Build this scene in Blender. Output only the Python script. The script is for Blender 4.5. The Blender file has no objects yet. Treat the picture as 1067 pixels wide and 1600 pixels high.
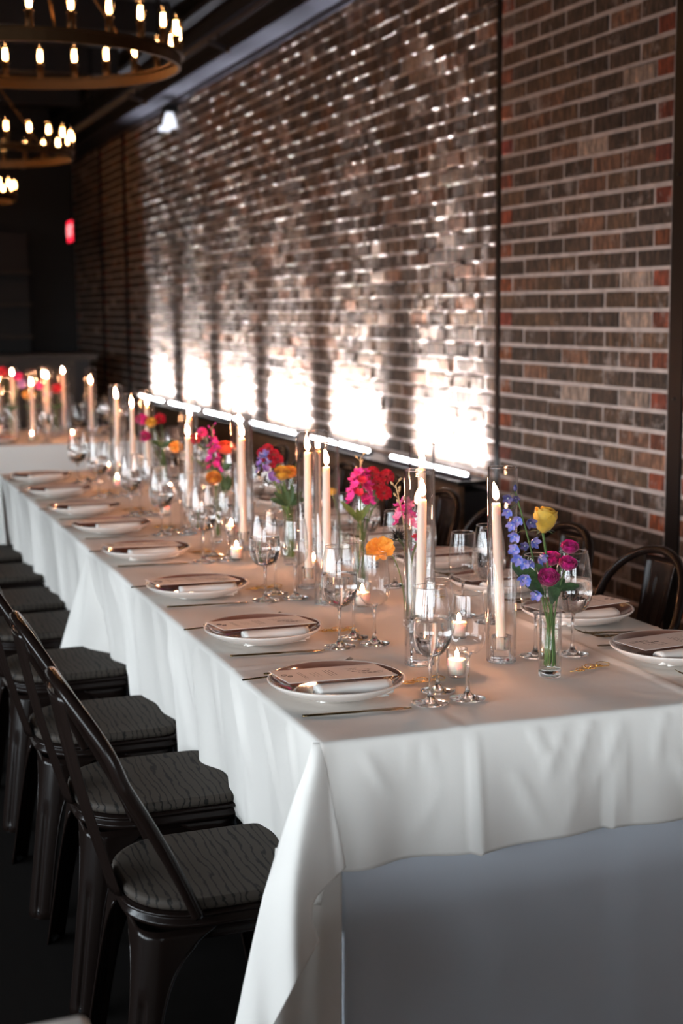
import bpy, math, random
from mathutils import Vector, Matrix
from math import sin, cos, pi, radians as RAD

SC = bpy.context.scene
COL = SC.collection
rnd = random.Random(7)

# ------------------------------------------------------------------ camera
CAM_H = 1.53
FPX = 2223.0
def camera_axes():
    d = Vector((-300 - 533.5, -(492 - 800), -FPX)).normalized()
    a = Vector((-300 - 533.5, -(492 - 800), -FPX))
    roll = -0.0087
    k = -(a.x * roll + a.y) / a.z
    z = Vector((roll, 1, k)).normalized()
    x = d.cross(z)
    return Matrix((x, d, z))            # rows = world axes seen from the camera
CR = camera_axes()
def ray(px, py):
    return CR @ Vector(((px - 533.5) / FPX, -(py - 800) / FPX, -1.0))
def at(px, py, Y):
    r = ray(px, py); t = Y / r.y
    return Vector((r.x * t, Y, CAM_H + r.z * t))
cd = bpy.data.cameras.new('camera'); cam = bpy.data.objects.new('camera', cd); COL.objects.link(cam)
cd.sensor_fit = 'HORIZONTAL'; cd.sensor_width = 24.0; cd.lens = FPX / 1067 * 24.0
cam.matrix_world = Matrix.Translation((0, 0, CAM_H)) @ CR.to_4x4()
cd.clip_start = 0.05; cd.clip_end = 200
cd.dof.use_dof = True; cd.dof.focus_distance = 3.05; cd.dof.aperture_fstop = 3.2; cd.dof.aperture_blades = 0
SC.camera = cam

# ------------------------------------------------------------------ world, exposure
W = bpy.data.worlds.new('sky'); SC.world = W; W.use_nodes = True
wn = W.node_tree.nodes; wl = W.node_tree.links
bg = wn['Background']; tc = wn.new('ShaderNodeTexCoord'); sp = wn.new('ShaderNodeSeparateXYZ')
rm = wn.new('ShaderNodeValToRGB'); mr = wn.new('ShaderNodeMapRange')
wl.new(tc.outputs['Generated'], sp.inputs[0]); wl.new(sp.outputs['Z'], mr.inputs['Value'])
mr.inputs['From Min'].default_value = -0.3; mr.inputs['From Max'].default_value = 0.7
wl.new(mr.outputs[0], rm.inputs[0])
e = rm.color_ramp.elements
e[0].position = 0.0; e[0].color = (0.06, 0.065, 0.07, 1)
e[1].position = 1.0; e[1].color = (0.72, 0.86, 1.0, 1)
e2 = e.new(0.29); e2.color = (0.20, 0.205, 0.21, 1)
e3 = e.new(0.34); e3.color = (0.86, 0.94, 1.0, 1)
wl.new(rm.outputs[0], bg.inputs['Color']); bg.inputs['Strength'].default_value = 20.0
SC.view_settings.view_transform = 'Standard'; SC.view_settings.look = 'None'
SC.view_settings.gamma = 1.0; SC.view_settings.use_curve_mapping = False
SC.view_settings.exposure = 0.0
cy = SC.cycles
cy.use_denoising = True
try: cy.denoiser = 'OPENIMAGEDENOISE'
except Exception: pass
cy.max_bounces = 14; cy.diffuse_bounces = 4; cy.glossy_bounces = 6; cy.transmission_bounces = 12
cy.transparent_max_bounces = 64; cy.sample_clamp_indirect = 12.0; cy.blur_glossy = 0.5
cy.caustics_reflective = False; cy.caustics_refractive = True
cy.use_light_tree = True; cy.use_adaptive_sampling = True; cy.adaptive_threshold = 0.015

ROOM_Z = 3.75
WX = 2.95                                 # face of the brick wall
WINDOWS_BACK = [(-3.6, -1.9), (-1.6, 0.1)]
WINDOWS_LEFT = [(-3.4, -1.7), (-1.4, 0.3), (0.6, 2.3), (2.6, 4.3), (4.6, 6.3)]
WSILL, WTOP = 0.75, 2.40
YB, XL = -4.4, -4.8
def portal(name, loc, rot, sx, sy):
    l = bpy.data.lights.new(name, 'AREA'); l.shape = 'RECTANGLE'; l.size = sx; l.size_y = sy
    l.cycles.is_portal = True
    o = bpy.data.objects.new(name, l); COL.objects.link(o); o.location = loc; o.rotation_euler = rot
for a, b in WINDOWS_BACK:
    portal('window_daylight', ((a + b) / 2, YB - 0.16, (WSILL + WTOP) / 2), (RAD(90), 0, 0), b - a, WTOP - WSILL)
for a, b in WINDOWS_LEFT:
    portal('window_daylight', (XL - 0.16, (a + b) / 2, (WSILL + WTOP) / 2), (RAD(90), 0, RAD(-90)), b - a, WTOP - WSILL)

# ------------------------------------------------------------------ materials
MATS = {}
def principled(name, color=(.8, .8, .8), rough=.5, metal=0., spec=None, emit=None, estr=0., sss=0., coat=0., sheen=0., trans=0., ior=None):
    m = bpy.data.materials.new(name); m.use_nodes = True
    b = m.node_tree.nodes['Principled BSDF']
    b.inputs['Base Color'].default_value = (*color, 1); b.inputs['Roughness'].default_value = rough
    b.inputs['Metallic'].default_value = metal
    if spec is not None: b.inputs['Specular IOR Level'].default_value = spec
    if emit: b.inputs['Emission Color'].default_value = (*emit, 1); b.inputs['Emission Strength'].default_value = estr
    if sss: b.inputs['Subsurface Weight'].default_value = sss; b.inputs['Subsurface Radius'].default_value = (1, .6, .4); b.inputs['Subsurface Scale'].default_value = .02
    if coat: b.inputs['Coat Weight'].default_value = coat; b.inputs['Coat Roughness'].default_value = .08
    if sheen: b.inputs['Sheen Weight'].default_value = sheen
    if trans: b.inputs['Transmission Weight'].default_value = trans
    if ior: b.inputs['IOR'].default_value = ior
    MATS[name] = m
    return m
def nodes(m): return m.node_tree.nodes, m.node_tree.links, m.node_tree.nodes['Principled BSDF']
def add_noise(m, scale=(1, 1, 1), freq=5., c2=None, fac=.5, bump=0., bdist=.001, detail=6., coord='Object', lo=.35, hi=.65, bfreq=None):
    n, l, b = nodes(m)
    t = n.new('ShaderNodeTexCoord'); mp = n.new('ShaderNodeMapping'); mp.inputs['Scale'].default_value = scale
    l.new(t.outputs[coord], mp.inputs[0])
    no = n.new('ShaderNodeTexNoise'); no.inputs['Scale'].default_value = freq; no.inputs['Detail'].default_value = detail
    l.new(mp.outputs[0], no.inputs['Vector'])
    if c2:
        r = n.new('ShaderNodeMapRange'); r.inputs['From Min'].default_value = lo; r.inputs['From Max'].default_value = hi; r.inputs['To Max'].default_value = fac
        l.new(no.outputs[0], r.inputs[0])
        mx = n.new('ShaderNodeMix'); mx.data_type = 'RGBA'
        mx.inputs['A'].default_value = b.inputs['Base Color'].default_value; mx.inputs['B'].default_value = (*c2, 1)
        l.new(r.outputs[0], mx.inputs['Factor']); l.new(mx.outputs['Result'], b.inputs['Base Color'])
    if bump:
        src = no
        if bfreq:
            src = n.new('ShaderNodeTexNoise'); src.inputs['Scale'].default_value = bfreq; src.inputs['Detail'].default_value = 4
            l.new(mp.outputs[0], src.inputs['Vector'])
        bp = n.new('ShaderNodeBump'); bp.inputs['Strength'].default_value = bump; bp.inputs['Distance'].default_value = bdist
        l.new(src.outputs[0], bp.inputs['Height']); l.new(bp.outputs[0], b.inputs['Normal'])
    return m
def thin_glass(name, tint=(1, 1, 1), f0=.05, power=4.0, rough=0.0):
    m = bpy.data.materials.new(name); m.use_nodes = True; n = m.node_tree.nodes; l = m.node_tree.links
    n.remove(n['Principled BSDF']); out = n['Material Output']
    lw = n.new('ShaderNodeLayerWeight'); lw.inputs['Blend'].default_value = .5
    pw = n.new('ShaderNodeMath'); pw.operation = 'POWER'; pw.inputs[1].default_value = power
    l.new(lw.outputs['Facing'], pw.inputs[0])
    mr = n.new('ShaderNodeMapRange'); mr.inputs['To Min'].default_value = f0; mr.inputs['To Max'].default_value = .95
    l.new(pw.outputs[0], mr.inputs[0])
    tr = n.new('ShaderNodeBsdfTransparent'); tr.inputs[0].default_value = (*tint, 1)
    gl = n.new('ShaderNodeBsdfGlossy'); gl.inputs['Roughness'].default_value = rough
    mx = n.new('ShaderNodeMixShader'); l.new(mr.outputs[0], mx.inputs[0]); l.new(tr.outputs[0], mx.inputs[1]); l.new(gl.outputs[0], mx.inputs[2])
    l.new(mx.outputs[0], out.inputs[0]); MATS[name] = m
    return m
def solid_glass(name, ior=1.5, color=(1, 1, 1)):
    m = bpy.data.materials.new(name); m.use_nodes = True; n = m.node_tree.nodes; l = m.node_tree.links
    n.remove(n['Principled BSDF'])
    g = n.new('ShaderNodeBsdfGlass'); g.inputs['IOR'].default_value = ior; g.inputs['Roughness'].default_value = 0.0; g.inputs[0].default_value = (*color, 1)
    l.new(g.outputs[0], n['Material Output'].inputs[0]); MATS[name] = m
    return m
def emitter(name, color, strength):
    m = bpy.data.materials.new(name); m.use_nodes = True; n = m.node_tree.nodes; l = m.node_tree.links
    n.remove(n['Principled BSDF'])
    g = n.new('ShaderNodeEmission'); g.inputs[0].default_value = (*color, 1); g.inputs[1].default_value = strength
    l.new(g.outputs[0], n['Material Output'].inputs[0]); MATS[name] = m
    return m

M = MATS
# bricks: one colour per brick in a vertex colour, streaked by noise
m = principled('brick', rough=.82)
n, l, b = nodes(m)
vc = n.new('ShaderNodeVertexColor'); vc.layer_name = 'tone'
geo = n.new('ShaderNodeNewGeometry')
mp = n.new('ShaderNodeMapping'); mp.inputs['Scale'].default_value = (1, 2.2, .55); l.new(geo.outputs['Position'], mp.inputs[0])
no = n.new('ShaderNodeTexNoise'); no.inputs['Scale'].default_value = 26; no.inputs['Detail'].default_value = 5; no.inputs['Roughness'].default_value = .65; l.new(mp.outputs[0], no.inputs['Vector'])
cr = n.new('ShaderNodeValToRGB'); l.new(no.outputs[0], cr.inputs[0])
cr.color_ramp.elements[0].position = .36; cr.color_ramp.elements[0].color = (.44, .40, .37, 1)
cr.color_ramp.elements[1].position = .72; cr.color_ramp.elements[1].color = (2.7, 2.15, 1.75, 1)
x = cr.color_ramp.elements.new(.52); x.color = (1, .98, .96, 1)
mx = n.new('ShaderNodeMix'); mx.data_type = 'RGBA'; mx.blend_type = 'MULTIPLY'; mx.inputs['Factor'].default_value = 1
l.new(vc.outputs[0], mx.inputs['A']); l.new(cr.outputs[0], mx.inputs['B'])
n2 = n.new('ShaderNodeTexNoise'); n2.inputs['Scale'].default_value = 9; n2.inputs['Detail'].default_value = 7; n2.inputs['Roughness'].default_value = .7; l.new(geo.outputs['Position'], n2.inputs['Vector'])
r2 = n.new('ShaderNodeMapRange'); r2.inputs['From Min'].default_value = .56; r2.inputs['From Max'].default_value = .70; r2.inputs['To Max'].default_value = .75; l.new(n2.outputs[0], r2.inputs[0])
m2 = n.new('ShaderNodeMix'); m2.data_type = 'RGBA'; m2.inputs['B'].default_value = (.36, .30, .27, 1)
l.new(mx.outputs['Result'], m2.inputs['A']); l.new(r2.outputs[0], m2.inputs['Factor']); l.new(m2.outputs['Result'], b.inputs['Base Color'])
bp = n.new('ShaderNodeBump'); bp.inputs['Strength'].default_value = .8; bp.inputs['Distance'].default_value = .004
n3 = n.new('ShaderNodeTexNoise'); n3.inputs['Scale'].default_value = 70; n3.inputs['Detail'].default_value = 4; l.new(geo.outputs['Position'], n3.inputs['Vector'])
l.new(n3.outputs[0], bp.inputs['Height']); l.new(bp.outputs[0], b.inputs['Normal'])
add_noise(principled('mortar', (.58, .50, .46), .9), freq=14, c2=(.38, .32, .29), fac=.8, bump=.6, bdist=.004, bfreq=60)
add_noise(principled('dark_wood_floor', (.006, .005, .0045), .75, spec=.1), (1, .15, 1), 12, (.010, .008, .007), bump=.2)
principled('black_paint', (.006, .006, .007), .6)
principled('ceiling_black', (.010, .010, .013), .7)
principled('steel_paint', (.030, .030, .042), .6)
principled('black_steel', (.003, .003, .0035), .45, spec=.3)
principled('conduit', (.03, .03, .04), .6)
add_noise(principled('panel_wood', (.075, .042, .022), .55), (1, .2, 3), 9, (.16, .09, .045), .8, bump=.3, bdist=.002)
add_noise(principled('bar_wood', (.045, .03, .018), .6), (.4, 1, 2), 6, (.02, .013, .009), .9)
def cloth_mat(name, col, wr=.5):
    m = principled(name, col, .9, spec=.15)
    n, l, b = nodes(m)
    t = n.new('ShaderNodeTexCoord')
    n1 = n.new('ShaderNodeTexNoise'); n1.inputs['Scale'].default_value = 700; n1.inputs['Detail'].default_value = 2
    n2 = n.new('ShaderNodeTexNoise'); n2.inputs['Scale'].default_value = 4.5; n2.inputs['Detail'].default_value = 2.5; n2.inputs['Distortion'].default_value = .8; n2.inputs['Roughness'].default_value = .5
    l.new(t.outputs['Object'], n1.inputs['Vector']); l.new(t.outputs['Object'], n2.inputs['Vector'])
    b1 = n.new('ShaderNodeBump'); b1.inputs['Strength'].default_value = .25; b1.inputs['Distance'].default_value = .0006
    b2 = n.new('ShaderNodeBump'); b2.inputs['Strength'].default_value = wr; b2.inputs['Distance'].default_value = .012
    l.new(n1.outputs[0], b1.inputs['Height']); l.new(n2.outputs[0], b2.inputs['Height']); l.new(b2.outputs[0], b1.inputs['Normal']); l.new(b1.outputs[0], b.inputs['Normal'])
    return m
cloth_mat('cloth_ivory', (.80, .765, .72)); cloth_mat('cloth_under', (.66, .70, .77), .3)
principled('napkin', (.88, .85, .80), .8)
principled('card', (.72, .66, .62), .6); principled('ink', (.03, .028, .03), .7)
principled('plate_cream', (.78, .70, .64), .18, coat=.6); principled('plate_glaze', (.26, .13, .095), .10, coat=1.)
principled('gold', (.24, .16, .07), .16, 1.); principled('gold_wire', (.95, .62, .16), .18, 1.)
principled('wax', (.88, .70, .58), .45, sss=.6); principled('votive_wax', (.9, .78, .66), .4, sss=.5)
principled('wick', (.02, .015, .01), .9)
emitter('flame', (1.0, .43, .21), 440.0); emitter('flame_core', (1.0, .66, .34), 70.0)
emitter('filament', (1.0, .50, .20), 60.0)
emitter('led', (.93, .95, 1.0), 22.0); emitter('exit_red', (1.0, .02, .05), 2.2); emitter('lamp_white', (.85, .88, 1.0), 1.4)
thin_glass('glass_wall', f0=.018, power=2.2); thin_glass('glass_bowl', f0=.06, power=3.2)
thin_glass('bulb_glass', (1, .93, .82), .05, 4)
solid_glass('glass_solid'); solid_glass('water', 1.333); thin_glass('vase_water', (.93, .96, .93), .03, 5)
principled('metal_dark', (.009, .0055, .0045), .2, .0, spec=.16)
principled('bronze', (.10, .055, .025), .42, .9)
# wood seat: grain as relief
m = principled('seat_wood', (.055, .048, .043), .7, spec=.2)
n, l, b = nodes(m)
t = n.new('ShaderNodeTexCoord'); oi = n.new('ShaderNodeObjectInfo')
ad = n.new('ShaderNodeVectorMath'); ad.operation = 'ADD'
cb = n.new('ShaderNodeCombineXYZ'); ml = n.new('ShaderNodeMath'); ml.operation = 'MULTIPLY'; ml.inputs[1].default_value = 7.
l.new(oi.outputs['Random'], ml.inputs[0]); l.new(ml.outputs[0], cb.inputs[0]); l.new(ml.outputs[0], cb.inputs[1])
l.new(t.outputs['Object'], ad.inputs[0]); l.new(cb.outputs[0], ad.inputs[1])
mp = n.new('ShaderNodeMapping'); mp.inputs['Scale'].default_value = (1, .22, 1); l.new(ad.outputs[0], mp.inputs[0])
wv = n.new('ShaderNodeTexWave'); wv.inputs['Scale'].default_value = 19; wv.inputs['Distortion'].default_value = 9; wv.inputs['Detail'].default_value = 3.5; wv.inputs['Detail Scale'].default_value = 1.3; wv.inputs['Detail Roughness'].default_value = .6
l.new(mp.outputs[0], wv.inputs['Vector'])
cr = n.new('ShaderNodeValToRGB'); cr.color_ramp.elements[0].position = .03; cr.color_ramp.elements[0].color = (.010, .009, .008, 1); cr.color_ramp.elements[1].position = .17; cr.color_ramp.elements[1].color = (.052, .042, .034, 1)
l.new(wv.outputs[0], cr.inputs[0]); l.new(cr.outputs[0], b.inputs['Base Color'])
bp = n.new('ShaderNodeBump'); bp.inputs['Strength'].default_value = .7; bp.inputs['Distance'].default_value = .003; l.new(cr.outputs[0], bp.inputs['Height']); l.new(bp.outputs[0], b.inputs['Normal'])
def petal_mat(name, c, c2=None, t=.25):
    m = principled(name, c, .6, sheen=.2)
    n, l, b = nodes(m)
    if c2:
        lw = n.new('ShaderNodeTexNoise'); lw.inputs['Scale'].default_value = 130
        tcn = n.new('ShaderNodeTexCoord'); l.new(tcn.outputs['Object'], lw.inputs['Vector'])
        r = n.new('ShaderNodeMapRange'); r.inputs['From Min'].default_value = .4; r.inputs['From Max'].default_value = .6
        l.new(lw.outputs[0], r.inputs[0])
        mx = n.new('ShaderNodeMix'); mx.data_type = 'RGBA'; mx.inputs['A'].default_value = (*c, 1); mx.inputs['B'].default_value = (*c2, 1)
        l.new(r.outputs[0], mx.inputs['Factor']); l.new(mx.outputs['Result'], b.inputs['Base Color'])
    tr = n.new('ShaderNodeBsdfTranslucent'); tr.inputs[0].default_value = (*c, 1)
    ms = n.new('ShaderNodeMixShader'); ms.inputs[0].default_value = t
    l.new(b.outputs[0], ms.inputs[1]); l.new(tr.outputs[0], ms.inputs[2]); l.new(ms.outputs[0], n['Material Output'].inputs[0])
petal_mat('petal_yellow', (.90, .55, .06), (.80, .50, .07)); petal_mat('petal_magenta', (.78, .02, .30), (.34, .006, .12))
petal_mat('petal_blue', (.13, .20, .66), (.46, .36, .68)); petal_mat('petal_blue_dark', (.05, .06, .20), (.20, .14, .30))
petal_mat('petal_red', (.70, .01, .03), (.62, .02, .10)); petal_mat('petal_hotpink', (.85, .03, .28), (.72, .04, .45))
petal_mat('petal_pink', (.85, .18, .42), (.90, .35, .55)); petal_mat('petal_orange', (.90, .38, .04), (.95, .55, .10))
petal_mat('petal_coral', (.90, .12, .05)); petal_mat('petal_purple', (.28, .14, .55), (.40, .25, .65)); petal_mat('petal_white', (.8, .8, .76))
petal_mat('leaf_green', (.055, .13, .045), (.035, .085, .03), .15); petal_mat('leaf_light', (.16, .24, .06), (.10, .18, .05), .2)
principled('stem_green', (.09, .17, .04), .5); principled('bud_tan', (.45, .36, .20), .7); principled('thistle_dark', (.012, .014, .014), .7)

# ------------------------------------------------------------------ mesh helpers
class MB:
    def __init__(s): s.v = []; s.f = []; s.sm = []
    def add(s, vs, fs, smooth=True, mat=None):
        k = len(s.v)
        s.v += [tuple(mat @ Vector(p)) for p in vs] if mat is not None else [tuple(p) for p in vs]
        s.f += [tuple(i + k for i in f) for f in fs]; s.sm += [smooth] * len(fs)
        return s
    def box(s, a, b, jit=0.):
        x0, y0, z0 = a; x1, y1, z1 = b
        vs = [(x, y, z) for x in (x0, x1) for y in (y0, y1) for z in (z0, z1)]
        if jit: vs = [tuple(c + rnd.uniform(-jit, jit) for c in p) for p in vs]
        return s.add(vs, [(0, 1, 3, 2), (4, 6, 7, 5), (0, 4, 5, 1), (2, 3, 7, 6), (0, 2, 6, 4), (1, 5, 7, 3)], False)
    def lathe(s, prof, seg=28, mat=None, smooth=True, closed=False):
        vs = []; fs = []
        n = len(prof)
        for i in range(seg):
            a = 2 * pi * i / seg
            vs += [(r * cos(a), r * sin(a), z) for r, z in prof]
        for i in range(seg):
            j = (i + 1) % seg
            for k in range(n - 1 + (1 if closed else 0)):
                k2 = (k + 1) % n
                fs.append((i * n + k, j * n + k, j * n + k2, i * n + k2))
        return s.add(vs, fs, smooth, mat)
    def tube(s, pts, r, seg=8, cap=True, flat=None):
        pts = [Vector(p) for p in pts]; vs = []; fs = []
        n = len(pts); ref = Vector((0, 0, 1)); prev = None
        for i, p in enumerate(pts):
            t = (pts[min(i + 1, n - 1)] - pts[max(i - 1, 0)]).normalized()
            if prev is None:
                u = t.cross(ref)
                if u.length < .1: u = t.cross(Vector((1, 0, 0)))
            else: u = prev - t * prev.dot(t)
            u.normalize(); prev = u; w = t.cross(u)
            rr = r[i] if isinstance(r, (list, tuple)) else r
            ra, rb = (rr, rr) if flat is None else (rr, rr * flat)
            for k in range(seg):
                a = 2 * pi * k / seg; vs.append(p + u * cos(a) * ra + w * sin(a) * rb)
        for i in range(n - 1):
            for k in range(seg):
                k2 = (k + 1) % seg; fs.append((i * seg + k, i * seg + k2, (i + 1) * seg + k2, (i + 1) * seg + k))
        if cap:
            fs.append(tuple(reversed(range(seg)))); fs.append(tuple((n - 1) * seg + k for k in range(seg)))
        return s.add(vs, fs)
    def grid(s, fn, nu, nv, smooth=True, wrap=False, mat=None):
        vs = [fn(u / (nu - (0 if wrap else 1)), v / (nv - 1)) for v in range(nv) for u in range(nu)]
        fs = [(v * nu + u, v * nu + (u + 1) % nu, (v + 1) * nu + (u + 1) % nu, (v + 1) * nu + u) for v in range(nv - 1) for u in range(nu if wrap else nu - 1)]
        return s.add(vs, fs, smooth, mat)
    def mesh(s, name, mat):
        me = bpy.data.meshes.new(name); me.from_pydata([tuple(p) for p in s.v], [], s.f)
        me.polygons.foreach_set('use_smooth', s.sm); me.materials.append(M[mat]); me.update()
        return me
    def build(s, name, mat, parent=None, loc=None):
        return link(name, s.mesh(name, mat), parent, loc)
def link(name, me, parent=None, loc=None):
    o = bpy.data.objects.new(name, me); COL.objects.link(o)
    if parent: o.parent = parent
    if loc is not None: o.location = loc
    return o
def tag(o, label=None, cat=None, group=None, kind=None):
    if label: o['label'] = label
    if cat: o['category'] = cat
    if group: o['group'] = group
    if kind: o['kind'] = kind
    return o
def empty(name, loc=(0, 0, 0), rz=0., label=None, cat=None, group=None, kind=None):
    o = bpy.data.objects.new(name, None); COL.objects.link(o); o.location = loc; o.rotation_euler = (0, 0, rz); o.empty_display_size = .05
    return tag(o, label, cat, group, kind)
KIDS = {}
def children(o):
    return KIDS_MAP.get(o.name, [])
KIDS_MAP = {}
def copy_tree(o, loc, rz=0., label=None, group=None, cat=None, scale=None):
    def rec(s, parent):
        c = s.copy(); COL.objects.link(c)
        if parent is not None: c.parent = parent
        for k in list(s.children): rec(k, c)
        return c
    c = rec(o, None); c.location = loc; c.rotation_euler = (0, 0, rz)
    if scale: c.scale = scale
    return tag(c, label, cat, group)
class Proto:
    """the first use moves the built thing itself, later uses copy it"""
    def __init__(s, o): s.o = o; s.used = False
    def put(s, loc, rz=0., label=None, group=None, cat=None, scale=None):
        if s.used: return copy_tree(s.o, loc, rz, label, group, cat, scale)
        s.used = True; s.o.location = loc; s.o.rotation_euler = (0, 0, rz)
        if scale: s.o.scale = scale
        return tag(s.o, label, cat, group)
ORD = ['nearest', 'second', 'third', 'fourth', 'fifth', 'sixth', 'seventh', 'eighth', 'ninth', 'tenth', 'eleventh', 'twelfth', 'thirteenth', 'fourteenth', 'fifteenth', 'sixteenth']

# ------------------------------------------------------------------ room shell
def struct(mb, name, mat, parent=None):
    o = mb.build(name, mat, parent)
    if not parent: tag(o, kind='structure')
    return o
struct(MB().box((XL - .3, YB - .3, -.1), (3.3, 17.2, 0)), 'floor', 'dark_wood_floor')
ce = struct(MB().box((XL - .3, YB - .3, ROOM_Z), (3.3, 17.2, ROOM_Z + .1)), 'ceiling', 'ceiling_black')
for k in range(9):
    y = 1.0 + k * 1.9
    MB().box((XL, y, ROOM_Z - .22), (2.6, y + .12, ROOM_Z - .001)).build('joist', 'ceiling_black', ce)
struct(MB().box((XL, 16.8, 0), (3.2, 17.0, ROOM_Z)), 'wall_far', 'black_paint')
def wall_with_windows(name, horiz, wins, fixed, lo, hi):
    mb = MB(); t = .15
    def seg(a, b, z0, z1):
        if horiz: mb.box((a, fixed - t, z0), (b, fixed, z1))
        else: mb.box((fixed - t, a, z0), (fixed, b, z1))
    cur = lo
    for a, b in wins:
        seg(cur, a, 0, ROOM_Z); seg(a, b, 0, WSILL); seg(a, b, WTOP, ROOM_Z); cur = b
    seg(cur, hi, 0, ROOM_Z)
    w = struct(mb, name, 'black_paint')
    return w
wb = wall_with_windows('wall_back', True, WINDOWS_BACK, YB, XL - .15, 3.2)
wlft = wall_with_windows('wall_left', False, WINDOWS_LEFT, XL, YB, 17.0)
wi = 0
for horiz, wins, fixed in ((True, WINDOWS_BACK, YB), (False, WINDOWS_LEFT, XL)):
    for a, b in wins:
        wi += 1; mb = MB(); w = .045
        def bar(p0, p1, z0, z1):
            if horiz: mb.box((p0, fixed - .10, z0), (p1, fixed - .05, z1))
            else: mb.box((fixed - .10, p0, z0), (fixed - .05, p1, z1))
        bar(a, a + w, WSILL, WTOP); bar(b - w, b, WSILL, WTOP); bar(a, b, WSILL, WSILL + w); bar(a, b, WTOP - w, WTOP)
        mid = (a + b) / 2; bar(mid - .03, mid + .03, WSILL, WTOP); bar(a, b, WSILL + 1.35, WSILL + 1.38)
        struct(mb, 'window_%d' % wi, 'black_steel')

# brick wall
WBASE = MB().box((WX, YB - .15, 0), (3.2, 16.8, ROOM_Z))
wall = struct(WBASE, 'wall_right', 'mortar')
CH = .0755
bricks = []       # (ylo, yhi, zlo, red, niche)
def fill(y0, y1, nfull, zmin, niche=False, red_ends=True):
    p = (y1 - y0) / nfull; c = 0
    z = .012
    while z < 3.26:
        if z > zmin:
            if c % 2 == 0:
                cuts = [(y0 + i * p, y0 + (i + 1) * p, False) for i in range(nfull)]
            else:
                cuts = [(y0, y0 + p / 2, red_ends)] + [(y0 + p / 2 + i * p, y0 + p / 2 + (i + 1) * p, False) for i in range(nfull - 1)] + [(y1 - p / 2, y1, red_ends)]
            for a, b_, rd in cuts: bricks.append((a, b_, z, rd, niche))
        z += CH; c += 1
fill(3.73, 4.40, 3, -1); fill(4.50, 5.865, 6, -1); fill(5.905, 13.27, 33, .62, True, False); fill(13.27, 13.90, 3, -1); fill(13.97, 15.12, 5, -1); fill(15.19, 16.75, 7, -1)
bricks.sort(key=lambda q: (q[0] < 4.4, q[0]))
def brick_geo(q):
    y0, y1, z, red, niche = q
    j = .0065; dy = rnd.uniform(-.0025, .0025); dz = rnd.uniform(-.002, .002)
    out = rnd.uniform(.003, .009) if not niche else rnd.uniform(.003, .007)
    a, b_ = y0 + j + dy, y1 - j + dy; c, d = z + .008 + dz, z + CH - .008 + dz
    xo = WX - out; ti = rnd.uniform(-.0006, .0006)
    bv = .004
    vs = [(WX + .01, a, c), (WX + .01, b_, c), (WX + .01, b_, d), (WX + .01, a, d)]
    vs += [(xo + bv, a, c), (xo + bv, b_, c), (xo + bv, b_, d), (xo + bv, a, d)]
    def jt(): return rnd.uniform(-.0018, .0018)
    vs += [(xo + ti, a + bv + jt(), c + bv + jt()), (xo - ti, b_ - bv + jt(), c + bv + jt()), (xo - ti, b_ - bv + jt(), d - bv + jt()), (xo + ti, a + bv + jt(), d - bv + jt())]
    fs = []
    for k in (0, 4):
        for i in range(4):
            i2 = (i + 1) % 4; fs.append((k + i, k + 4 + i, k + 4 + i2, k + i2))
    fs.append((8, 11, 10, 9))
    if red: base = (rnd.uniform(.15, .22), rnd.uniform(.04, .06), rnd.uniform(.02, .03))
    else:
        t = rnd.random()
        if t < .55: base = (.066, .050, .040)
        elif t < .8: base = (.095, .066, .046)
        elif t < .95: base = (.14, .085, .060)
        else: base = (.26, .22, .195)
        s = rnd.uniform(.8, 1.25); base = (s * base[0] * 1.04, s * base[1] * .95, s * base[2] * .88)
    return vs, fs, base
def set_tone(me, cols):
    ca = me.color_attributes.new('tone', 'FLOAT_COLOR', 'POINT')
    flat = []
    for c in cols: flat += [c[0], c[1], c[2], 1.0]
    ca.data.foreach_set('color', flat)
near = [q for q in bricks if q[0] > 4.45][:300]; rest = [q for q in bricks if q not in set(near)]
for q in near:
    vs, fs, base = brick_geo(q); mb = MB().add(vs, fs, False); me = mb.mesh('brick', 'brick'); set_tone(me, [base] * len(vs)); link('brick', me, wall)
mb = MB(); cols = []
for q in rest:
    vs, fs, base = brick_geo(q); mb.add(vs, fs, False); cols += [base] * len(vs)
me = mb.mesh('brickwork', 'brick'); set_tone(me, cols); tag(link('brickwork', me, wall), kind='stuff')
# squeezed-out bed joints of the lit niche
mb = MB(); z = .012 + CH * 9
while z < 3.24:
    y = 5.91; pr_ = .004
    while y < 13.25:
        L = rnd.uniform(.03, .09); o1 = max(0, rnd.gauss(.007, .007))
        if rnd.random() < .72:
            vs = [(WX, y, z - .005), (WX, y + L, z - .005), (WX - o1, y + L * .8, z - .001), (WX - o1, y + L * .2, z - .001), (WX, y, z + .006), (WX, y + L, z + .006)]
            mb.add(vs, [(0, 3, 2, 1), (3, 4, 5, 2), (0, 4, 3), (1, 2, 5)], False)
        y += L
    z += CH
tag(mb.build('mortar_ridge', 'mortar', wall), kind='stuff')
# steel strips and posts
for k, (a, b_, ox) in enumerate([(4.40, 4.487, .010), (5.868, 5.903, .010), (13.90, 13.97, .02), (15.12, 15.19, .02)]):
    p = MB().box((WX - ox, a, 0 if k != 1 else .70), (WX + .02, b_, 3.28))
    o = struct(p, 'trim_%d' % (k + 1), 'black_steel')
    for zz in (1.2, 2.0, 2.8):
        MB().lathe([(0, .006), (.006, .005), (.008, 0)], 8, Matrix.Translation((WX - ox, (a + b_) / 2, zz)) @ Matrix.Rotation(-pi / 2, 4, 'Y')).build('bolt', 'black_steel', o)
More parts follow.
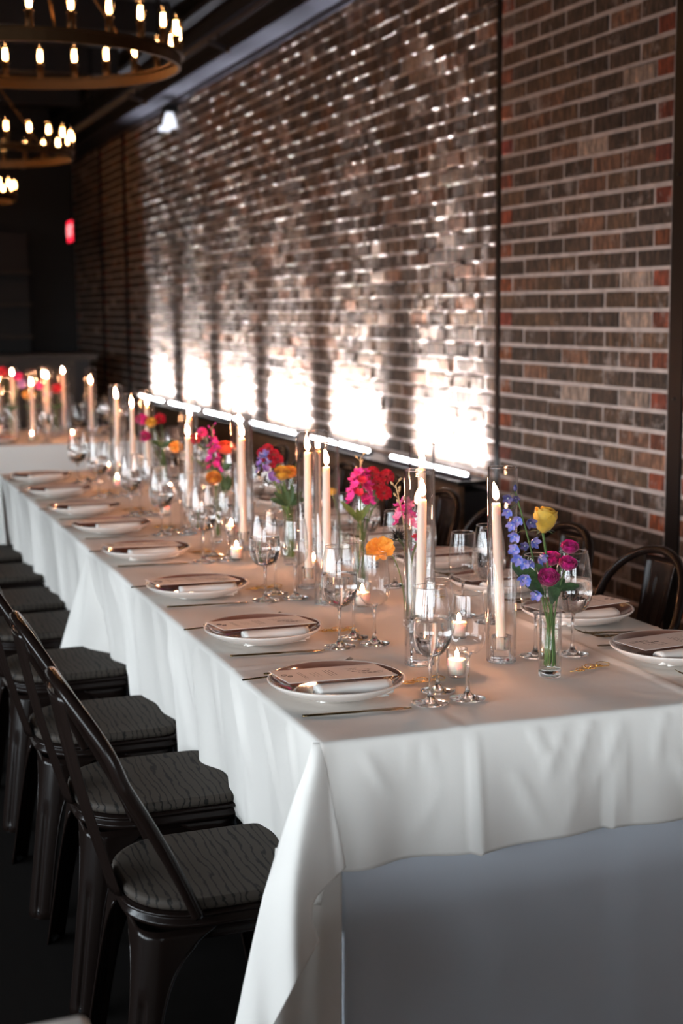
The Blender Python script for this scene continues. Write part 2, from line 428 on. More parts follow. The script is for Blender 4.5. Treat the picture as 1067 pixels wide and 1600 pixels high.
# beam along the wall head
bm_ = struct(MB().box((2.76, 3.0, 3.27), (3.1, 16.8, 3.30)).box((2.93, 3.0, 3.23), (3.0, 16.8, 3.27)), 'trim_5', 'steel_paint')
MB().box((2.80, 3.0, 3.301), (2.83, 16.8, 3.60)).build('beam_web', 'ceiling_black', bm_)
MB().box((2.66, 3.0, 3.60), (2.98, 16.8, 3.64)).build('beam_flange', 'ceiling_black', bm_)
cdt = MB().tube([(2.36, 4.0, 3.16), (2.36, 16.6, 3.16)], .028, 10).build('pipe', 'conduit')
tag(cdt, 'grey pipe running along the ceiling parallel to the brick wall', 'pipe')
for k in range(5):
    MB().box((2.352, 4.9 + 2.5 * k, 3.18), (2.368, 4.92 + 2.5 * k, ROOM_Z)).build('hanger', 'black_steel', cdt)
# small ceiling spots hung from the pipe
def spot(loc, lab):
    t = empty('ceiling_spotlight', loc, 0, lab, 'spotlight', 'small spotlights by the ceiling pipe')
    MB().tube([(0, 0, .0), (0, 0, -.05)], .006, 6).build('stem', 'black_steel', t)
    MB().tube([(-.07, -.02, -.055), (.0, 0, -.07), (.05, .02, -.085)], .016, 10).build('lamp_head', 'conduit', t)
    MB().tube([(.05, .02, -.085), (.07, .03, -.09)], .018, 10).build('lamp_ring', 'bronze', t)
spot((2.33, 8.3, 3.135), 'small silver spotlight on the ceiling pipe, above the middle of the brick wall')
spot((2.33, 10.5, 3.135), 'small silver spotlight on the ceiling pipe, just right of the big ring chandelier')
t = empty('emergency_lamp', (2.93, 11.78, 3.08), 0, 'small white lamp with black cap fixed high on the far brick wall', 'lamp')
MB().box((-.10, -.07, .07), (.019, .07, .13)).build('cap', 'black_steel', t)
MB().lathe([(0, .07), (.03, .07), (.055, .0), (.06, -.05), (.0, -.055)], 14, Matrix.Translation((-.05, 0, 0))).build('shade', 'lamp_white', t)
MB().box((-.13, -.05, -.075), (-.05, .05, -.04)).build('bracket', 'lamp_white', t)

# timber panelling and ledge under the lit niche
pan = empty('trim_6', (0, 0, 0), kind='structure')
pz = 0.02
for r in range(5):
    y = 5.93; 
    while y < 13.2:
        L = min(rnd.uniform(1.1, 1.9), 13.2 - y)
        if 13.2 - y - L < .4: L = 13.2 - y
        MB().box((2.78 + rnd.uniform(-.002, .002), y + .002, pz), (2.80, y + L - .002, pz + .136)).build('plank', 'panel_wood', pan)
        y += L
    pz += .140
MB().box((2.80, 5.93, 0), (2.94, 13.2, .69)).build('carcass', 'black_paint', pan)
MB().box((2.765, 5.92, .722), (2.94, 13.2, .742)).build('ledge', 'black_steel', pan)
LED = [(5.97, 6.88), (7.22, 8.16), (8.46, 9.43), (9.67, 10.64), (10.89, 11.80), (12.09, 13.01)]
for k, (a, b_) in enumerate(LED):
    t = empty('light_bar', (2.83, (a + b_) / 2, .742), 0, 'white linear uplight on the ledge under the brick wall, %s from the right' % ORD[k], 'wall light', 'linear uplights along the brick wall ledge')
    h = (b_ - a) / 2
    MB().box((-.022, -h - .01, .0003), (.022, h + .01, .018)).build('housing', 'steel_paint', t)
    MB().tube([(0, -h, .026), (0, h, .026)], .009, 8).build('tube_lens', 'led', t)
    for en, spd, tilt in ((13, 100, 45), (15, 44, 16), (7, 30, 4)):
        L = bpy.data.lights.new('uplight', 'AREA'); L.shape = 'RECTANGLE'; L.size = .02; L.size_y = 2 * h - .10; L.energy = en; L.spread = RAD(spd); L.color = (.93, .95, 1.0)
        o = bpy.data.objects.new('uplight', L); COL.objects.link(o); o.parent = t; o.location = (.035, 0, .04); o.rotation_euler = (0, RAD(180 + tilt), 0)

# far bar and exit sign
bar = empty('bar_counter', (0, 13.6, 0), 0, 'dark wooden bar counter across the far end of the room', 'bar')
for k in range(9):
    x0 = -3.2 + k * .62
    MB().box((x0, 0, .08), (x0 + .59, .05, 1.08)).build('panel', 'bar_wood', bar)
MB().box((-3.3, .05, 0), (2.5, .7, 1.08)).build('carcass', 'black_paint', bar)
MB().box((-3.35, -.08, 1.08), (2.55, .75, 1.14)).build('counter_top', 'bar_wood', bar)
bs = empty('back_bar', (0, 16.0, 0), 0, 'black shelving unit in the dark behind the bar counter', 'shelving')
MB().box((-3.2, .1, 0), (2.3, .7, 2.4)).build('carcass', 'black_paint', bs)
for z in (1.25, 1.6, 1.95): MB().box((-3.2, -.12, z), (2.3, .1, z + .04)).build('shelf', 'bar_wood', bs)
part = MB().box((2.66, 14.6, 0), (2.9, 16.75, 3.3)); 
t = empty('exit_sign', (2.60, 15.0, 2.36), 0, 'red glowing exit sign hanging in the dark at the far end', 'sign')
MB().box((-.012, -.16, -.115), (.03, .16, .115)).build('housing', 'black_steel', t)
MB().box((-.016, -.15, -.105), (-.0125, .15, .105)).build('face', 'exit_red', t)
tx = bpy.data.curves.new('lettering', 'FONT'); tx.body = 'EXIT'; tx.size = .16; tx.extrude = .001; tx.align_x = 'CENTER'; tx.align_y = 'CENTER'
emitter('exit_letter', (1, .35, .35), 2.6); tx.materials.append(M['exit_letter'])
_to = bpy.data.objects.new('lettering_curve', tx); COL.objects.link(_to)
_me = bpy.data.meshes.new_from_object(_to); bpy.data.objects.remove(_to); _me.materials.clear(); _me.materials.append(M['exit_letter'])
o = link('lettering', _me, t); o.location = (-.018, 0, 0); o.rotation_euler = (RAD(90), 0, RAD(-90))
MB().tube([(.01, 0, .115), (.01, 0, ROOM_Z - 2.36)], .008, 6).build('rod', 'black_steel', t)

# ------------------------------------------------------------------ tables and cloths
TZ = .76
def wrinkle(x, y, seed=0):
    v = .0010 * sin(9 * x + 3.1 * sin(4 * y + seed)) * sin(7.3 * y + seed) + .0006 * sin(23 * x + 11 * y + seed)
    return v
def top_z(x, y, creases_x, creases_y, seed):
    z = wrinkle(x, y, seed)
    for c in creases_x: z += .0032 * math.exp(-((x - c) / .006) ** 2)
    for c in creases_y: z += .0032 * math.exp(-((y - c) / .006) ** 2)
    return z
def cloth(name, x0, x1, y0, y1, z, drops, label, cat='tablecloth', mat='cloth_ivory', creases=((), ()), seed=0, fold=.02, flaps=(), step=.025, group=None, corner_r=.03, skew=0., foldfreq=1., sharp=(), dropfn=None, creaselines=(), nrow=16, push=0.):
    """a cloth lying on x0..x1,y0..y1 with hanging sides; drops=(left,front,right,back)"""
    mb = MB(); r = .010
    nx = max(4, int((x1 - x0) / step)); ny = max(4, int((y1 - y0) / step))
    def P(u, v):
        x = x0 + (x1 - x0) * u; y = y0 + (y1 - y0) * v
        y += skew * (1 - v) * u
        return (x, y, z + top_z(x, y, creases[0], creases[1], seed))
    mb.grid(P, nx + 1, ny + 1)
    # perimeter, counter-clockwise: front (y0) l->r, right, back r->l, left
    per = []
    for i in range(nx): per.append((P(i / nx, 0), (0, -1), 1))
    per.append((P(1, 0), (0, -1), 1)); 
    for a in (-60, -30): per.append((P(1, 0), (cos(RAD(a)), sin(RAD(a))), 1.5))
    for i in range(ny): per.append((P(1, i / ny), (1, 0), 2))
    per.append((P(1, 1), (1, 0), 2))
    for a in (30, 60): per.append((P(1, 1), (cos(RAD(a)), sin(RAD(a))), 2.5))
    for i in range(nx): per.append((P(1 - i / nx, 1), (0, 1), 3))
    per.append((P(0, 1), (0, 1), 3))
    for a in (120, 150): per.append((P(0, 1), (cos(RAD(a)), sin(RAD(a))), 3.5))
    for i in range(ny): per.append((P(0, 1 - i / ny), (-1, 0), 4))
    per.append((P(0, 0), (-1, 0), 4))
    for a in (210, 240): per.append((P(0, 0), (cos(RAD(a)), sin(RAD(a))), 4.5))
    dl, df, dr, db = drops
    side = {1: df, 2: dr, 3: db, 4: dl, 1.5: (df + dr) / 2, 2.5: (dr + db) / 2, 3.5: (db + dl) / 2, 4.5: (df + dl) / 2}
    n = len(per); rows = []
    s = 0; acc = []
    for i in range(n):
        acc.append(s); q = per[(i + 1) % n][0]; p = per[i][0]; s += math.hypot(q[0] - p[0], q[1] - p[1]) + (.02 if per[i][2] % 1 else 0)
    ds = [0, .25, .5, .75, 1]
    for a in ds: rows.append(('arc', a))
    for k in range(1, nrow + 1): rows.append(('down', k / nrow))
    vs = []
    for kind, a in rows:
        for i in range(n):
            p, o, sd = per[i]; s = acc[i]; D = dropfn(p[0], p[1], sd, side[sd]) if dropfn else side[sd]
            if kind == 'arc':
                an = a * pi / 2; off = r * sin(an); dz = r * (1 - cos(an)); fo = 0
            else:
                off = r; dz = r + a * (D - r)
                w = sin(s * 21 * foldfreq + 2.2 * sin(s * 5.3 + seed)) + .55 * sin(s * 37 * foldfreq + seed * 2)
                for (sx, sk, sw, sa) in sharp:
                    if sk == sd:
                        cc = p[0] if sd in (1, 3) else p[1]
                        w += sa * math.exp(-abs(cc - sx) / sw) * (1 if cc > sx else -.3)
                fo = fold * (a ** .8) * (.55 + .5 * w) * min(1, D / .3)
                dz += .004 * sin(s * 9 + seed) * a
                if sd == 4 and D < .6: fo -= push * a ** .8 * min(1, max(0, (p[1] - y0 - .05) / .2))
                if sd in (1, 4):
                    cc = p[0] if sd == 1 else p[1]
                    for (csd, c0, h0, c1, h1, cw, ca) in creaselines:
                        if csd != sd or abs(cc - (c0 + c1) / 2) > abs(c1 - c0) / 2 + 3 * cw: continue
                        t_ = ((cc - c0) * (c1 - c0) + (dz - h0) * (h1 - h0)) / ((c1 - c0) ** 2 + (h1 - h0) ** 2 + 1e-9); t_ = min(1, max(0, t_))
                        dd_ = math.hypot(cc - (c0 + t_ * (c1 - c0)), dz - (h0 + t_ * (h1 - h0)))
                        fo += ca * math.exp(-(dd_ / cw) ** 2) * (.35 + .65 * sin(pi * (.15 + .85 * t_)))
            vs.append((p[0] + o[0] * (off + fo), p[1] + o[1] * (off + fo), (z if kind == 'down' else p[2]) - dz))
    fs = []
    for k in range(len(rows) - 1):
        for i in range(n):
            j = (i + 1) % n; fs.append((k * n + i, (k + 1) * n + i, (k + 1) * n + j, k * n + j))
    mb.add(vs, fs)
    for fl in flaps: mb.grid(*fl)
    # merge the seam between top and sides
    o = mb.build(name, mat)
    import bmesh
    b_ = bmesh.new(); b_.from_mesh(o.data); bmesh.ops.remove_doubles(b_, verts=b_.verts, dist=.0004); bmesh.ops.recalc_face_normals(b_, faces=b_.faces); b_.to_mesh(o.data); b_.free()
    md = o.modifiers.new('thickness', 'SOLIDIFY'); md.thickness = .0012; md.offset = 0
    tag(o, label, cat, group)
    return o
def interp(tab, y):
    if y <= tab[0][0]: return tab[0][1]
    for (a, b_), (c, d) in zip(tab, tab[1:]):
        if y <= c: return b_ + (d - b_) * (y - a) / (c - a)
    return tab[-1][1]
# the long corner of the near cloth: silhouette curves in height, bulging towards the room
def flap_near():
    Lt = [(1160, 489), (1200, 477), (1250, 458), (1300, 441), (1350, 426), (1400, 411), (1470, 395), (1540, 380), (1600, 368), (1720, 352)]
    Rt = [(1160, 499), (1200, 510), (1250, 519), (1300, 530), (1357, 541), (1360, 536), (1372, 524), (1385, 510), (1400, 496), (1415, 488), (1440, 488), (1470, 498), (1490, 488), (1500, 482), (1550, 455), (1600, 428), (1660, 396), (1720, 356)]
    def fn(u, v):
        py = 1160 + v * 560
        Lx, Rx = interp(Lt, py), interp(Rt, py)
        px = Lx + (Rx - Lx) * u
        W0 = 14 + .30 * (py - 1160)                     # smooth width of the folded corner
        q = (px - Lx) / (W0 * .72)
        k_ = sin(pi / 2 * min(q, 1.9)) if q > 0 else 0
        Y = 2.316 - .17 * v ** .9 * k_ - .012 * min(1, v * 5) + (.008 * sin(px * .09 + 1.0) + .005 * sin(px * .05 - v * 9)) * min(1, v * 3)
        return at(px, py, Y)
    return (fn, 25, 113)
def flap_inner():
    """the inner fold of the same corner, hanging straight behind it"""
    def fn(u, v):
        py = 1325 + v * 480; px = (430 - 30 * v) + (534 - 430 + 30 * v) * u
        return at(px, py, 2.334 - .016 * sin(pi * u) * min(1, v * 4) - .004 * sin(u * 10))
    return (fn, 21, 21)
def flap_side(ax, ay, z, x_out, y_out, zb, x2, y2, z2):
    """a hanging corner: apex -> far-low tip and near-low tip"""
    A = Vector((ax, ay, z - .004)); B = Vector((x_out, y_out, zb)); C = Vector((x2, y2, z2))
    def fn(u, v):
        p = A.lerp(B.lerp(C, u), v)
        p.x -= .035 * sin(pi * u) * v + .012 * sin(u * 11) * v
        return p
    return (fn, 13, 15)
# tables themselves (top board and folding legs hidden under the cloths)
def table(name, x0, x1, y0, y1, label, group=None):
    t = empty(name, ((x0 + x1) / 2, (y0 + y1) / 2, 0), 0, label, 'table', group)
    hx, hy = (x1 - x0) / 2 - .012, (y1 - y0) / 2 - .012
    MB().box((-hx, -hy, .72), (hx, hy, .752)).build('tabletop', 'bar_wood', t)
    for sx in (-1, 1):
        for sy in (-1, 1):
            MB().tube([(sx * (hx - .1), sy * (hy - .15), 0), (sx * (hx - .1), sy * (hy - .15), .72)], .016, 8).build('leg', 'black_steel', t)
TX0, TX1, TY0, TYM, TY1 = .825, 1.885, 2.338, 4.655, 6.99
table('banquet_table', TX0 + .01, TX1 - .01, TY0 + .02, TYM - .01, 'near long banquet table hidden under the ivory tablecloth', 'long banquet tables')
table('banquet_table', TX0 + .01, TX1 - .01, TYM, TY1 - .01, 'farther long banquet table hidden under the second ivory tablecloth', 'long banquet tables')
cloth('under_cloth', TX0 + .042, TX1 - .012, TY0 + .012, TY1 - .012, TZ - .005, (.745, .745, .745, .745), 'grey-white floor-length under-cloth showing below the near table front hem', mat='cloth_under', seed=1.3, fold=.010, step=.04, dropfn=lambda x, y, sd, D: .025 if (sd in (3, 3.5, 4) and y > TY0 + .22) else D, foldfreq=.35, sharp=((1.12, 1, .05, 2.5), (1.44, 1, .05, 2.5)))
cloth('tablecloth', TX0 + .004, TX1 - .004, TYM - .04, TY1, TZ - .001, (.40, .3, .3, .3), 'ivory tablecloth on the farther half of the long table', seed=2.2, fold=.030, push=.050, group=None, foldfreq=.8,
      flaps=(flap_side(TX0, TY1 - .01, TZ, TX0 - .07, TY1 + .13, .22, TX0 - .03, TY1 - .35, .34),))
cloth('tablecloth', TX0, TX1, TY0, TYM, TZ + .001, (.36, .235, .235, .24), 'ivory tablecloth on the near half of the long table, corner hanging low', creases=((1.085, 1.62), (2.9, 3.75)), seed=0, fold=.028, push=.050, skew=-.03, step=.0125, nrow=30,
      creaselines=[(1, 1.118, .0, 1.112, .24, .004, .006), (1, 1.425, .0, 1.435, .24, .004, .006), (1, .985, .0, .985, .09, .005, .006), (1, 1.02, .02, 1.045, .10, .006, .005), (1, .90, .03, .945, .11, .008, .006),
                   (1, 1.23, .0, 1.275, .10, .006, .007), (1, 1.30, .02, 1.26, .12, .006, .006), (1, 1.36, .0, 1.315, .13, .007, .007), (1, 1.42, .03, 1.37, .15, .009, .006), (1, 1.52, .0, 1.50, .12, .006, .006),
                   (1, 1.60, .0, 1.57, .14, .008, .007), (1, 1.04, .12, 1.00, .20, .012, .005), (1, 1.20, .10, 1.25, .20, .012, .005), (1, 1.33, .14, 1.30, .22, .010, .004), (1, 1.55, .10, 1.60, .20, .012, .005)]
                  + [(4, 2.5 + .17 * q + .05 * sin(q * 7), .0, 2.5 + .17 * q + .06 * sin(q * 5), .22 + .08 * sin(q * 3), .012 + .006 * sin(q * 4), .012) for q in range(12)],
      flaps=(flap_near(), flap_inner(), flap_side(TX0, TYM - .01, TZ, TX0 - .085, TYM + .16, .36, TX0 + .025, TYM - .30, .42)), foldfreq=.8,
      sharp=((1.115, 1, .03, 1.2), (1.40, 1, .03, 1.2)))
# crosswise table at the back
T3 = (-2.2, 1.9, 8.47, 9.65)
table('banquet_table', T3[0] + .01, T3[1] - .01, T3[2] + .01, T3[3] - .01, 'crosswise banquet table at the back under an ivory cloth', 'long banquet tables')
cloth('tablecloth', *T3, TZ, (.72, .72, .72, .72), 'ivory tablecloth on the crosswise table at the back, hanging to the floor', seed=3.1, fold=.012, step=.06, foldfreq=.5)
# corner of the table beside the photographer
T2 = (-2.2, .236, .62, 1.485)
table('banquet_table', T2[0] + .01, T2[1] - .01, T2[2] + .01, T2[3] - .01, 'table whose cloth-covered corner shows at the bottom left edge of the photo', 'long banquet tables')
T_SHADE = (.36, 2.3, .30, 1.10)  # unseen table, added to block low daylight from the under-cloth front
table('banquet_table', T_SHADE[0] + .01, T_SHADE[1] - .01, T_SHADE[2] + .01, T_SHADE[3] - .01, 'unseen table added in front of the camera to shade the under-cloth', 'long banquet tables')
cloth('tablecloth', *T_SHADE, TZ, (.70, .70, .70, .70), 'tablecloth on the unseen table added to shade the under-cloth', seed=5.1, fold=.012, step=.06)
cloth('tablecloth', *T2, TZ, (.70, .70, .70, .70), 'tablecloth corner at the bottom left edge of the photo', seed=4.1, fold=.012, step=.06)

# ------------------------------------------------------------------ chairs
def seat_outline(inset=0., n=9):
    """D shape: straight front (+x), round rear"""
    hx, hy = .18 - inset, .178 - inset; rf, rr = .045, .135
    pts = []
    def arc(cx, cy, r, a0, a1, k):
        for i in range(k + 1):
            a = RAD(a0 + (a1 - a0) * i / k); pts.append((cx + r * cos(a), cy + r * sin(a)))
    arc(hx - rf, hy - rf, rf, 0, 90, 5); arc(-hx + rr, hy - rr, rr, 90, 180, n)
    arc(-hx + rr, -hy + rr, rr, 180, 270, n); arc(hx - rf, -hy + rf, rf, 270, 360, 5)
    return pts
def ring_stack(levels, mat_name, name, parent, cap_top=True, cap_bot=True):
    mb = MB(); vs = []; n = None
    for ins, z in levels:
        p = seat_outline(ins); n = len(p); vs += [(x, y, z) for x, y in p]
    fs = [(k * n + i, k * n + (i + 1) % n, (k + 1) * n + (i + 1) % n, (k + 1) * n + i) for k in range(len(levels) - 1) for i in range(n)]
    mb.add(vs, fs, True)
    if cap_top: mb.add(vs[-n:], [tuple(range(n))], False)
    if cap_bot: mb.add(vs[:n], [tuple(reversed(range(n)))], False)
    return mb.build(name, mat_name, parent)
def make_chair():
    t = empty('bistro_chair')
    ring_stack([(.006, .432), (.002, .434), (.0, .440), (.0, .448), (.003, .4525), (.008, .454)], 'seat_wood', 'seat', t)
    ring_stack([(.012, .372), (.010, .376), (.010, .392), (.002, .398), (-.004, .404), (-.004, .410), (.003, .416), (.003, .420), (-.006, .424), (-.008, .428), (-.004, .4315), (.02, .4315)], 'metal_dark', 'seat_frame', t, False, False)
    # legs: folded sheet wrapped around each corner, narrowing downwards, with a pressed slot
    for sx in (1, -1):
        for sy in (1, -1):
            cxx, cyy = sx * .125, sy * .125
            def fn(u, v):
                zz = .400 * (1 - v) ; w = .034 + .105 * math.exp(-v * 7.5); rad = .045
                s = (u * 2 - 1) * w                 # arc length from the corner line
                q = rad * pi / 4
                spl = .055 * v
                base = Vector((cxx, cyy, zz)) + Vector((sx, sy, 0)) * spl
                if abs(s) <= q: a = pi / 4 + s / rad; p = Vector((cos(a) * rad, sin(a) * rad, 0))
                elif s > q: p = Vector((-(s - q), rad, 0))
                else: p = Vector((rad, -(abs(s) - q), 0))
                g = math.exp(-((u - .5) / .10) ** 4) * .006 * (1 if .30 < v < .97 else 0)
                p = p - Vector((1, 1, 0)).normalized() * g
                return base + Vector((p.x * sx, p.y * sy, 0))
            o = MB().grid(fn, 25, 25).build('leg', 'metal_dark', t)
            md = o.modifiers.new('sheet', 'SOLIDIFY'); md.thickness = .0025; md.offset = -1
            # rolled edge wires following the sheet edges
            mb = MB()
            for u in (0.0, 1.0): mb.tube([fn(u, k / 14) for k in range(1, 15)], .0035, 6)
            mb.build('rolled_edge', 'metal_dark', o)
            MB().tube([fn(.5, .985), Vector(fn(.5, .985)) - Vector((sx * .01, sy * .01, .006))], .012, 8).build('rubber_foot', 'black_paint', o)
    # hoop
    pts = []
    for sy in (-1,):
        pts += [(-.068, -.182, .425), (-.100, -.188, .50), (-.150, -.196, .60), (-.200, -.203, .69)]
    for k in range(0, 13):
        a = pi - pi * k / 12
        y = .200 * cos(a); h = sin(a)
        pts.append((-.205 - .085 * h ** 1.2, y, .70 + .158 * h ** .9))
    pts += [(-.200, .203, .69), (-.150, .196, .60), (-.100, .188, .50), (-.068, .182, .425)]
    # smooth the path
    sm = [Vector(p) for p in pts]
    for _ in range(2):
        nsm = [sm[0]]
        for a, b_ in zip(sm, sm[1:]): nsm += [a * .75 + b_ * .25, a * .25 + b_ * .75]
        nsm.append(sm[-1]); sm = nsm
    MB().tube(sm, .0125, 8).build('back_hoop', 'metal_dark', t)
    # splat with pressed slot
    def sp(u, v):
        w = .052 + .022 * v ** 1.5
        y = (u * 2 - 1) * w
        x = -.186 - .10 * v ** 1.15 - .012 * sin(pi * v); z = .43 + .405 * v
        bow = .012 * (1 - (u * 2 - 1) ** 2)
        e_ = abs(u * 2 - 1)
        rib = .0045 * math.exp(-((e_ - .42) / .09) ** 2) if .10 < v < .86 else 0
        edge = .004 * math.exp(-((e_ - .95) / .08) ** 2)
        return (x - bow + rib + edge, y, z)
    o = MB().grid(sp, 33, 25).build('back_splat', 'metal_dark', t)
    md = o.modifiers.new('sheet', 'SOLIDIFY'); md.thickness = .002
    return t
chair = Proto(make_chair())
LY = [2.615, 3.16, 3.715, 4.37, 4.955, 5.45, 6.04, 6.58]
for i, y in enumerate(LY):
    pos = 'nearest' if i == 0 else ORD[i] + ' from the near end'
    chair.put((.680 + (.006 * sin(i * 2.3)), y, 0), (0 if i == 0 else .02 * sin(i * 5)), 'black bistro chair, dark wood seat, aisle side, ' + pos, 'bistro chairs on the aisle side', 'chair')
RYc = [3.37, 3.86, 4.33, 4.80, 5.32, 5.85, 6.35, 6.8]
RD = ['nearest the right edge of the photo', 'second from the right edge', 'third from the right, behind the nearest candle', 'fourth from the right', 'fifth from the right, behind the pink flowers', 'sixth from the right', 'seventh from the right', 'eighth from the right']
for i, y in enumerate(RYc):
    chair.put((1.915, y, 0), pi + .03 * sin(i * 3), 'black metal bistro chair on the wall side, ' + RD[i], 'bistro chairs on the wall side', 'chair')

# ------------------------------------------------------------------ tableware
def bowl_profile(h, rmax, rrim, zb, zmax):
    pts = []
    for k in range(15):
        a = k / 14
        if a < .5:
            b_ = a / .5; z = zb + (zmax - zb) * (1 - cos(b_ * pi / 2)); r = .004 + (rmax - .004) * sin(b_ * pi / 2) ** .85
        else:
            b_ = (a - .5) / .5; z = zmax + (h - zmax) * b_; r = rmax + (rrim - rmax) * b_ ** 1.7
        pts.append((r, z))
    return pts
def make_glass(name, h, rmax, rrim, zb, zmax, rfoot, fill=None):
    t = empty(name)
    pr = bowl_profile(h, rmax, rrim, zb, zmax)
    MB().lathe(pr, 36).build('bowl', 'glass_bowl', t)
    MB().lathe([(rrim, h), (rrim + .0006, h + .0006), (rrim + .0004, h + .0014), (rrim - .0004, h + .0006)], 36).build('rim', 'glass_solid', t)
    st = [(0, .0003), (rfoot - .001, .0003), (rfoot, .0012), (rfoot - .002, .0024), (rfoot * .6, .0045), (.010, .0085), (.0050, .016), (.0036, .028), (.0034, zb * .6), (.0040, zb - .008), (.0062, zb - .001), (.0085, zb + .003), (0, zb + .0045)]
    MB().lathe(st, 28).build('stem', 'glass_solid', t)
    if fill:
        w = [(0, zb + .0052)]
        for r, z in pr:
            if z > zb + .004 and z < fill and r > .009: w.append((r - .0009, z))
        # radius at fill level
        for (r0, z0), (r1, z1) in zip(pr, pr[1:]):
            if z0 <= fill <= z1: rf = r0 + (r1 - r0) * (fill - z0) / (z1 - z0)
        w.append((rf - .0009, fill)); w.append((0, fill))
        MB().lathe(w, 36).build('water', 'water', t)
    return t
g_water = Proto(make_glass('water_goblet', .232, .0425, .031, .094, .142, .037, .170))
g_wine = Proto(make_glass('wine_glass', .228, .036, .026, .098, .146, .036))
g_small = Proto(make_glass('wine_glass', .212, .0365, .029, .090, .132, .036))
def make_plate():
    t = empty('dinner_plate')
    MB().lathe([(.0, .0008), (.070, .0008), (.073, .003), (.094, .0065), (.116, .014), (.132, .0245), (.1385, .0305), (.1395, .0325), (.1388, .0340), (.1365, .0345), (.1345, .0335)], 64).build('plate_body', 'plate_cream', t)
    MB().lathe([(.1345, .0335), (.129, .0270), (.114, .0175), (.094, .0095), (.080, .0062), (.0, .0058)], 64).build('glaze', 'plate_glaze', t)
    return t
def make_napkin():
    t = empty('napkin')
    def fn(u, v):
        a = 2 * pi * u; x = -.078 + .156 * v
        ry = .025 + .006 * (1 - v) + .002 * sin(v * 9); rz = .0155 - .002 * v
        c, s = cos(a), sin(a)
        r = 1 + .05 * sin(3 * a + v * 4)
        return (x + .004 * c, ry * c * r + .006 * (1 - v) * sin(v * 5), .0160 + rz * s * r)
    mb = MB().grid(fn, 24, 14, wrap=True)
    n = 24
    mb.f.append(tuple(reversed(range(n)))); mb.sm.append(False); mb.f.append(tuple((13 * n) + k for k in range(n))); mb.sm.append(False)
    mb.build('rolled_cloth', 'napkin', t)
    def f2(u, v):
        return (-.076 + .142 * v, -.022 + .045 * u, .0015 + .0035 * sin(pi * u) + .001 * sin(9 * v))
    o = MB().grid(f2, 8, 10).build('loose_fold', 'napkin', t); md = o.modifiers.new('thickness', 'SOLIDIFY'); md.thickness = .0016
    def f3(u, v):
        a = u * 2.2 * pi; r = .004 + .0028 * u * 2.2
        return (-.0795 + .006 * v, r * cos(a) * 1.9, .0125 + r * sin(a) * .8)
    o = MB().grid(f3, 26, 3).build('rolled_end', 'napkin', t); md = o.modifiers.new('thickness', 'SOLIDIFY'); md.thickness = .001
    return t
def make_card():
    t = empty('menu_card')
    MB().box((-.115, -.064, 0), (.115, .064, .0009)).build('card_sheet', 'card', t)
    mb = MB(); rr = random.Random(3); z = .00105
    def bar(x0, y0, x1, y1, w):
        d = Vector((x1 - x0, y1 - y0, 0)); L = d.length; d.normalize(); p = Vector((-d.y, d.x, 0)) * w / 2; s = 0
        while s < L:
            k = min(rr.uniform(.004, .012), L - s)
            a = Vector((x0, y0, z)) + d * s; c = a + d * k
            mb.add([a - p, c - p, c + p, a + p], [(0, 1, 2, 3)], False); s += k + .0018
    for k, (a, b_) in enumerate(((.028, .062), (.036, .088), (.040, .082), (.050, .104), (.058, .098))):
        bar(a, .030 - k * .014, b_, .030 - k * .014, .0022)
    bar(.040, .0, .078, .0, .005); bar(.055, -.020, .090, -.020, .004)
    for x in (-.012, -.005, .002): bar(x, .032, x, -.030 + rr.uniform(0, .012), .0014)
    for x in (-.045, -.038, -.031): bar(x, .020, x, -.020, .0009)
    for x in (-.068, -.063): bar(x, .030, x, -.030, .0014)
    mb.build('printed_text', 'ink', t)
    mb = MB()
    for c, r0 in (((-.100, .012), .006), ((-.092, -.002), .005)):
        mb.tube([(c[0] + r0 * cos(a * .5) * (1 + .3 * sin(a)), c[1] + r0 * sin(a * .5), .0011) for a in range(13)], .0006, 5)
    mb.build('monogram', 'ink', t)
    return t
def make_knife():
    t = empty('table_knife')
    def fn(u, v):                      # handle end at -x, blade tip at +x
        x = -.108 + .216 * v
        w = .0045 if v < .5 else .0045 + .005 * math.sin(min(1, (v - .5) / .3) * pi / 2) * (1 if v < .85 else max(.05, 1 - ((v - .85) / .15) ** 2))
        h = .0022 if v < .5 else .0022 - .0014 * min(1, (v - .5) / .1)
        a = 2 * pi * u
        return (x, w * cos(a) + (.002 if v > .55 else 0), .0024 + h * sin(a))
    mb = MB().grid(fn, 12, 26, wrap=True); mb.f.append(tuple(reversed(range(12)))); mb.sm.append(False); mb.f.append(tuple(25 * 12 + k for k in range(12))); mb.sm.append(False)
    o = mb.build('blade_and_handle', 'gold', t)
    return t
def make_fork():
    t = empty('dinner_fork')
    def fn(u, v):
        x = -.105 + .150 * v; w = .0042 - .0018 * sin(pi * min(1, v * 1.1)) + (.0075 * ((v - .85) / .15) ** 1.3 if v > .85 else 0)
        a = 2 * pi * u; z = .0026 + .006 * max(0, v - .6) * sin((v - .6) / .4 * pi)
        return (x, w * cos(a), z + .0018 * sin(a))
    mb = MB().grid(fn, 10, 22, wrap=True); mb.f.append(tuple(reversed(range(10)))); mb.sm.append(False)
    mb.build('handle', 'gold', t)
    for k in range(4):
        y = -.0085 + k * .00567
        MB().tube([(.043, y * .9, .0030), (.058, y, .0022), (.075, y, .0040), (.092, y * .9, .0105), (.100, y * .85, .0155)], [.0024, .0018, .0015, .0012, .0007], 6, flat=.6).build('tine', 'gold', t)
    return t
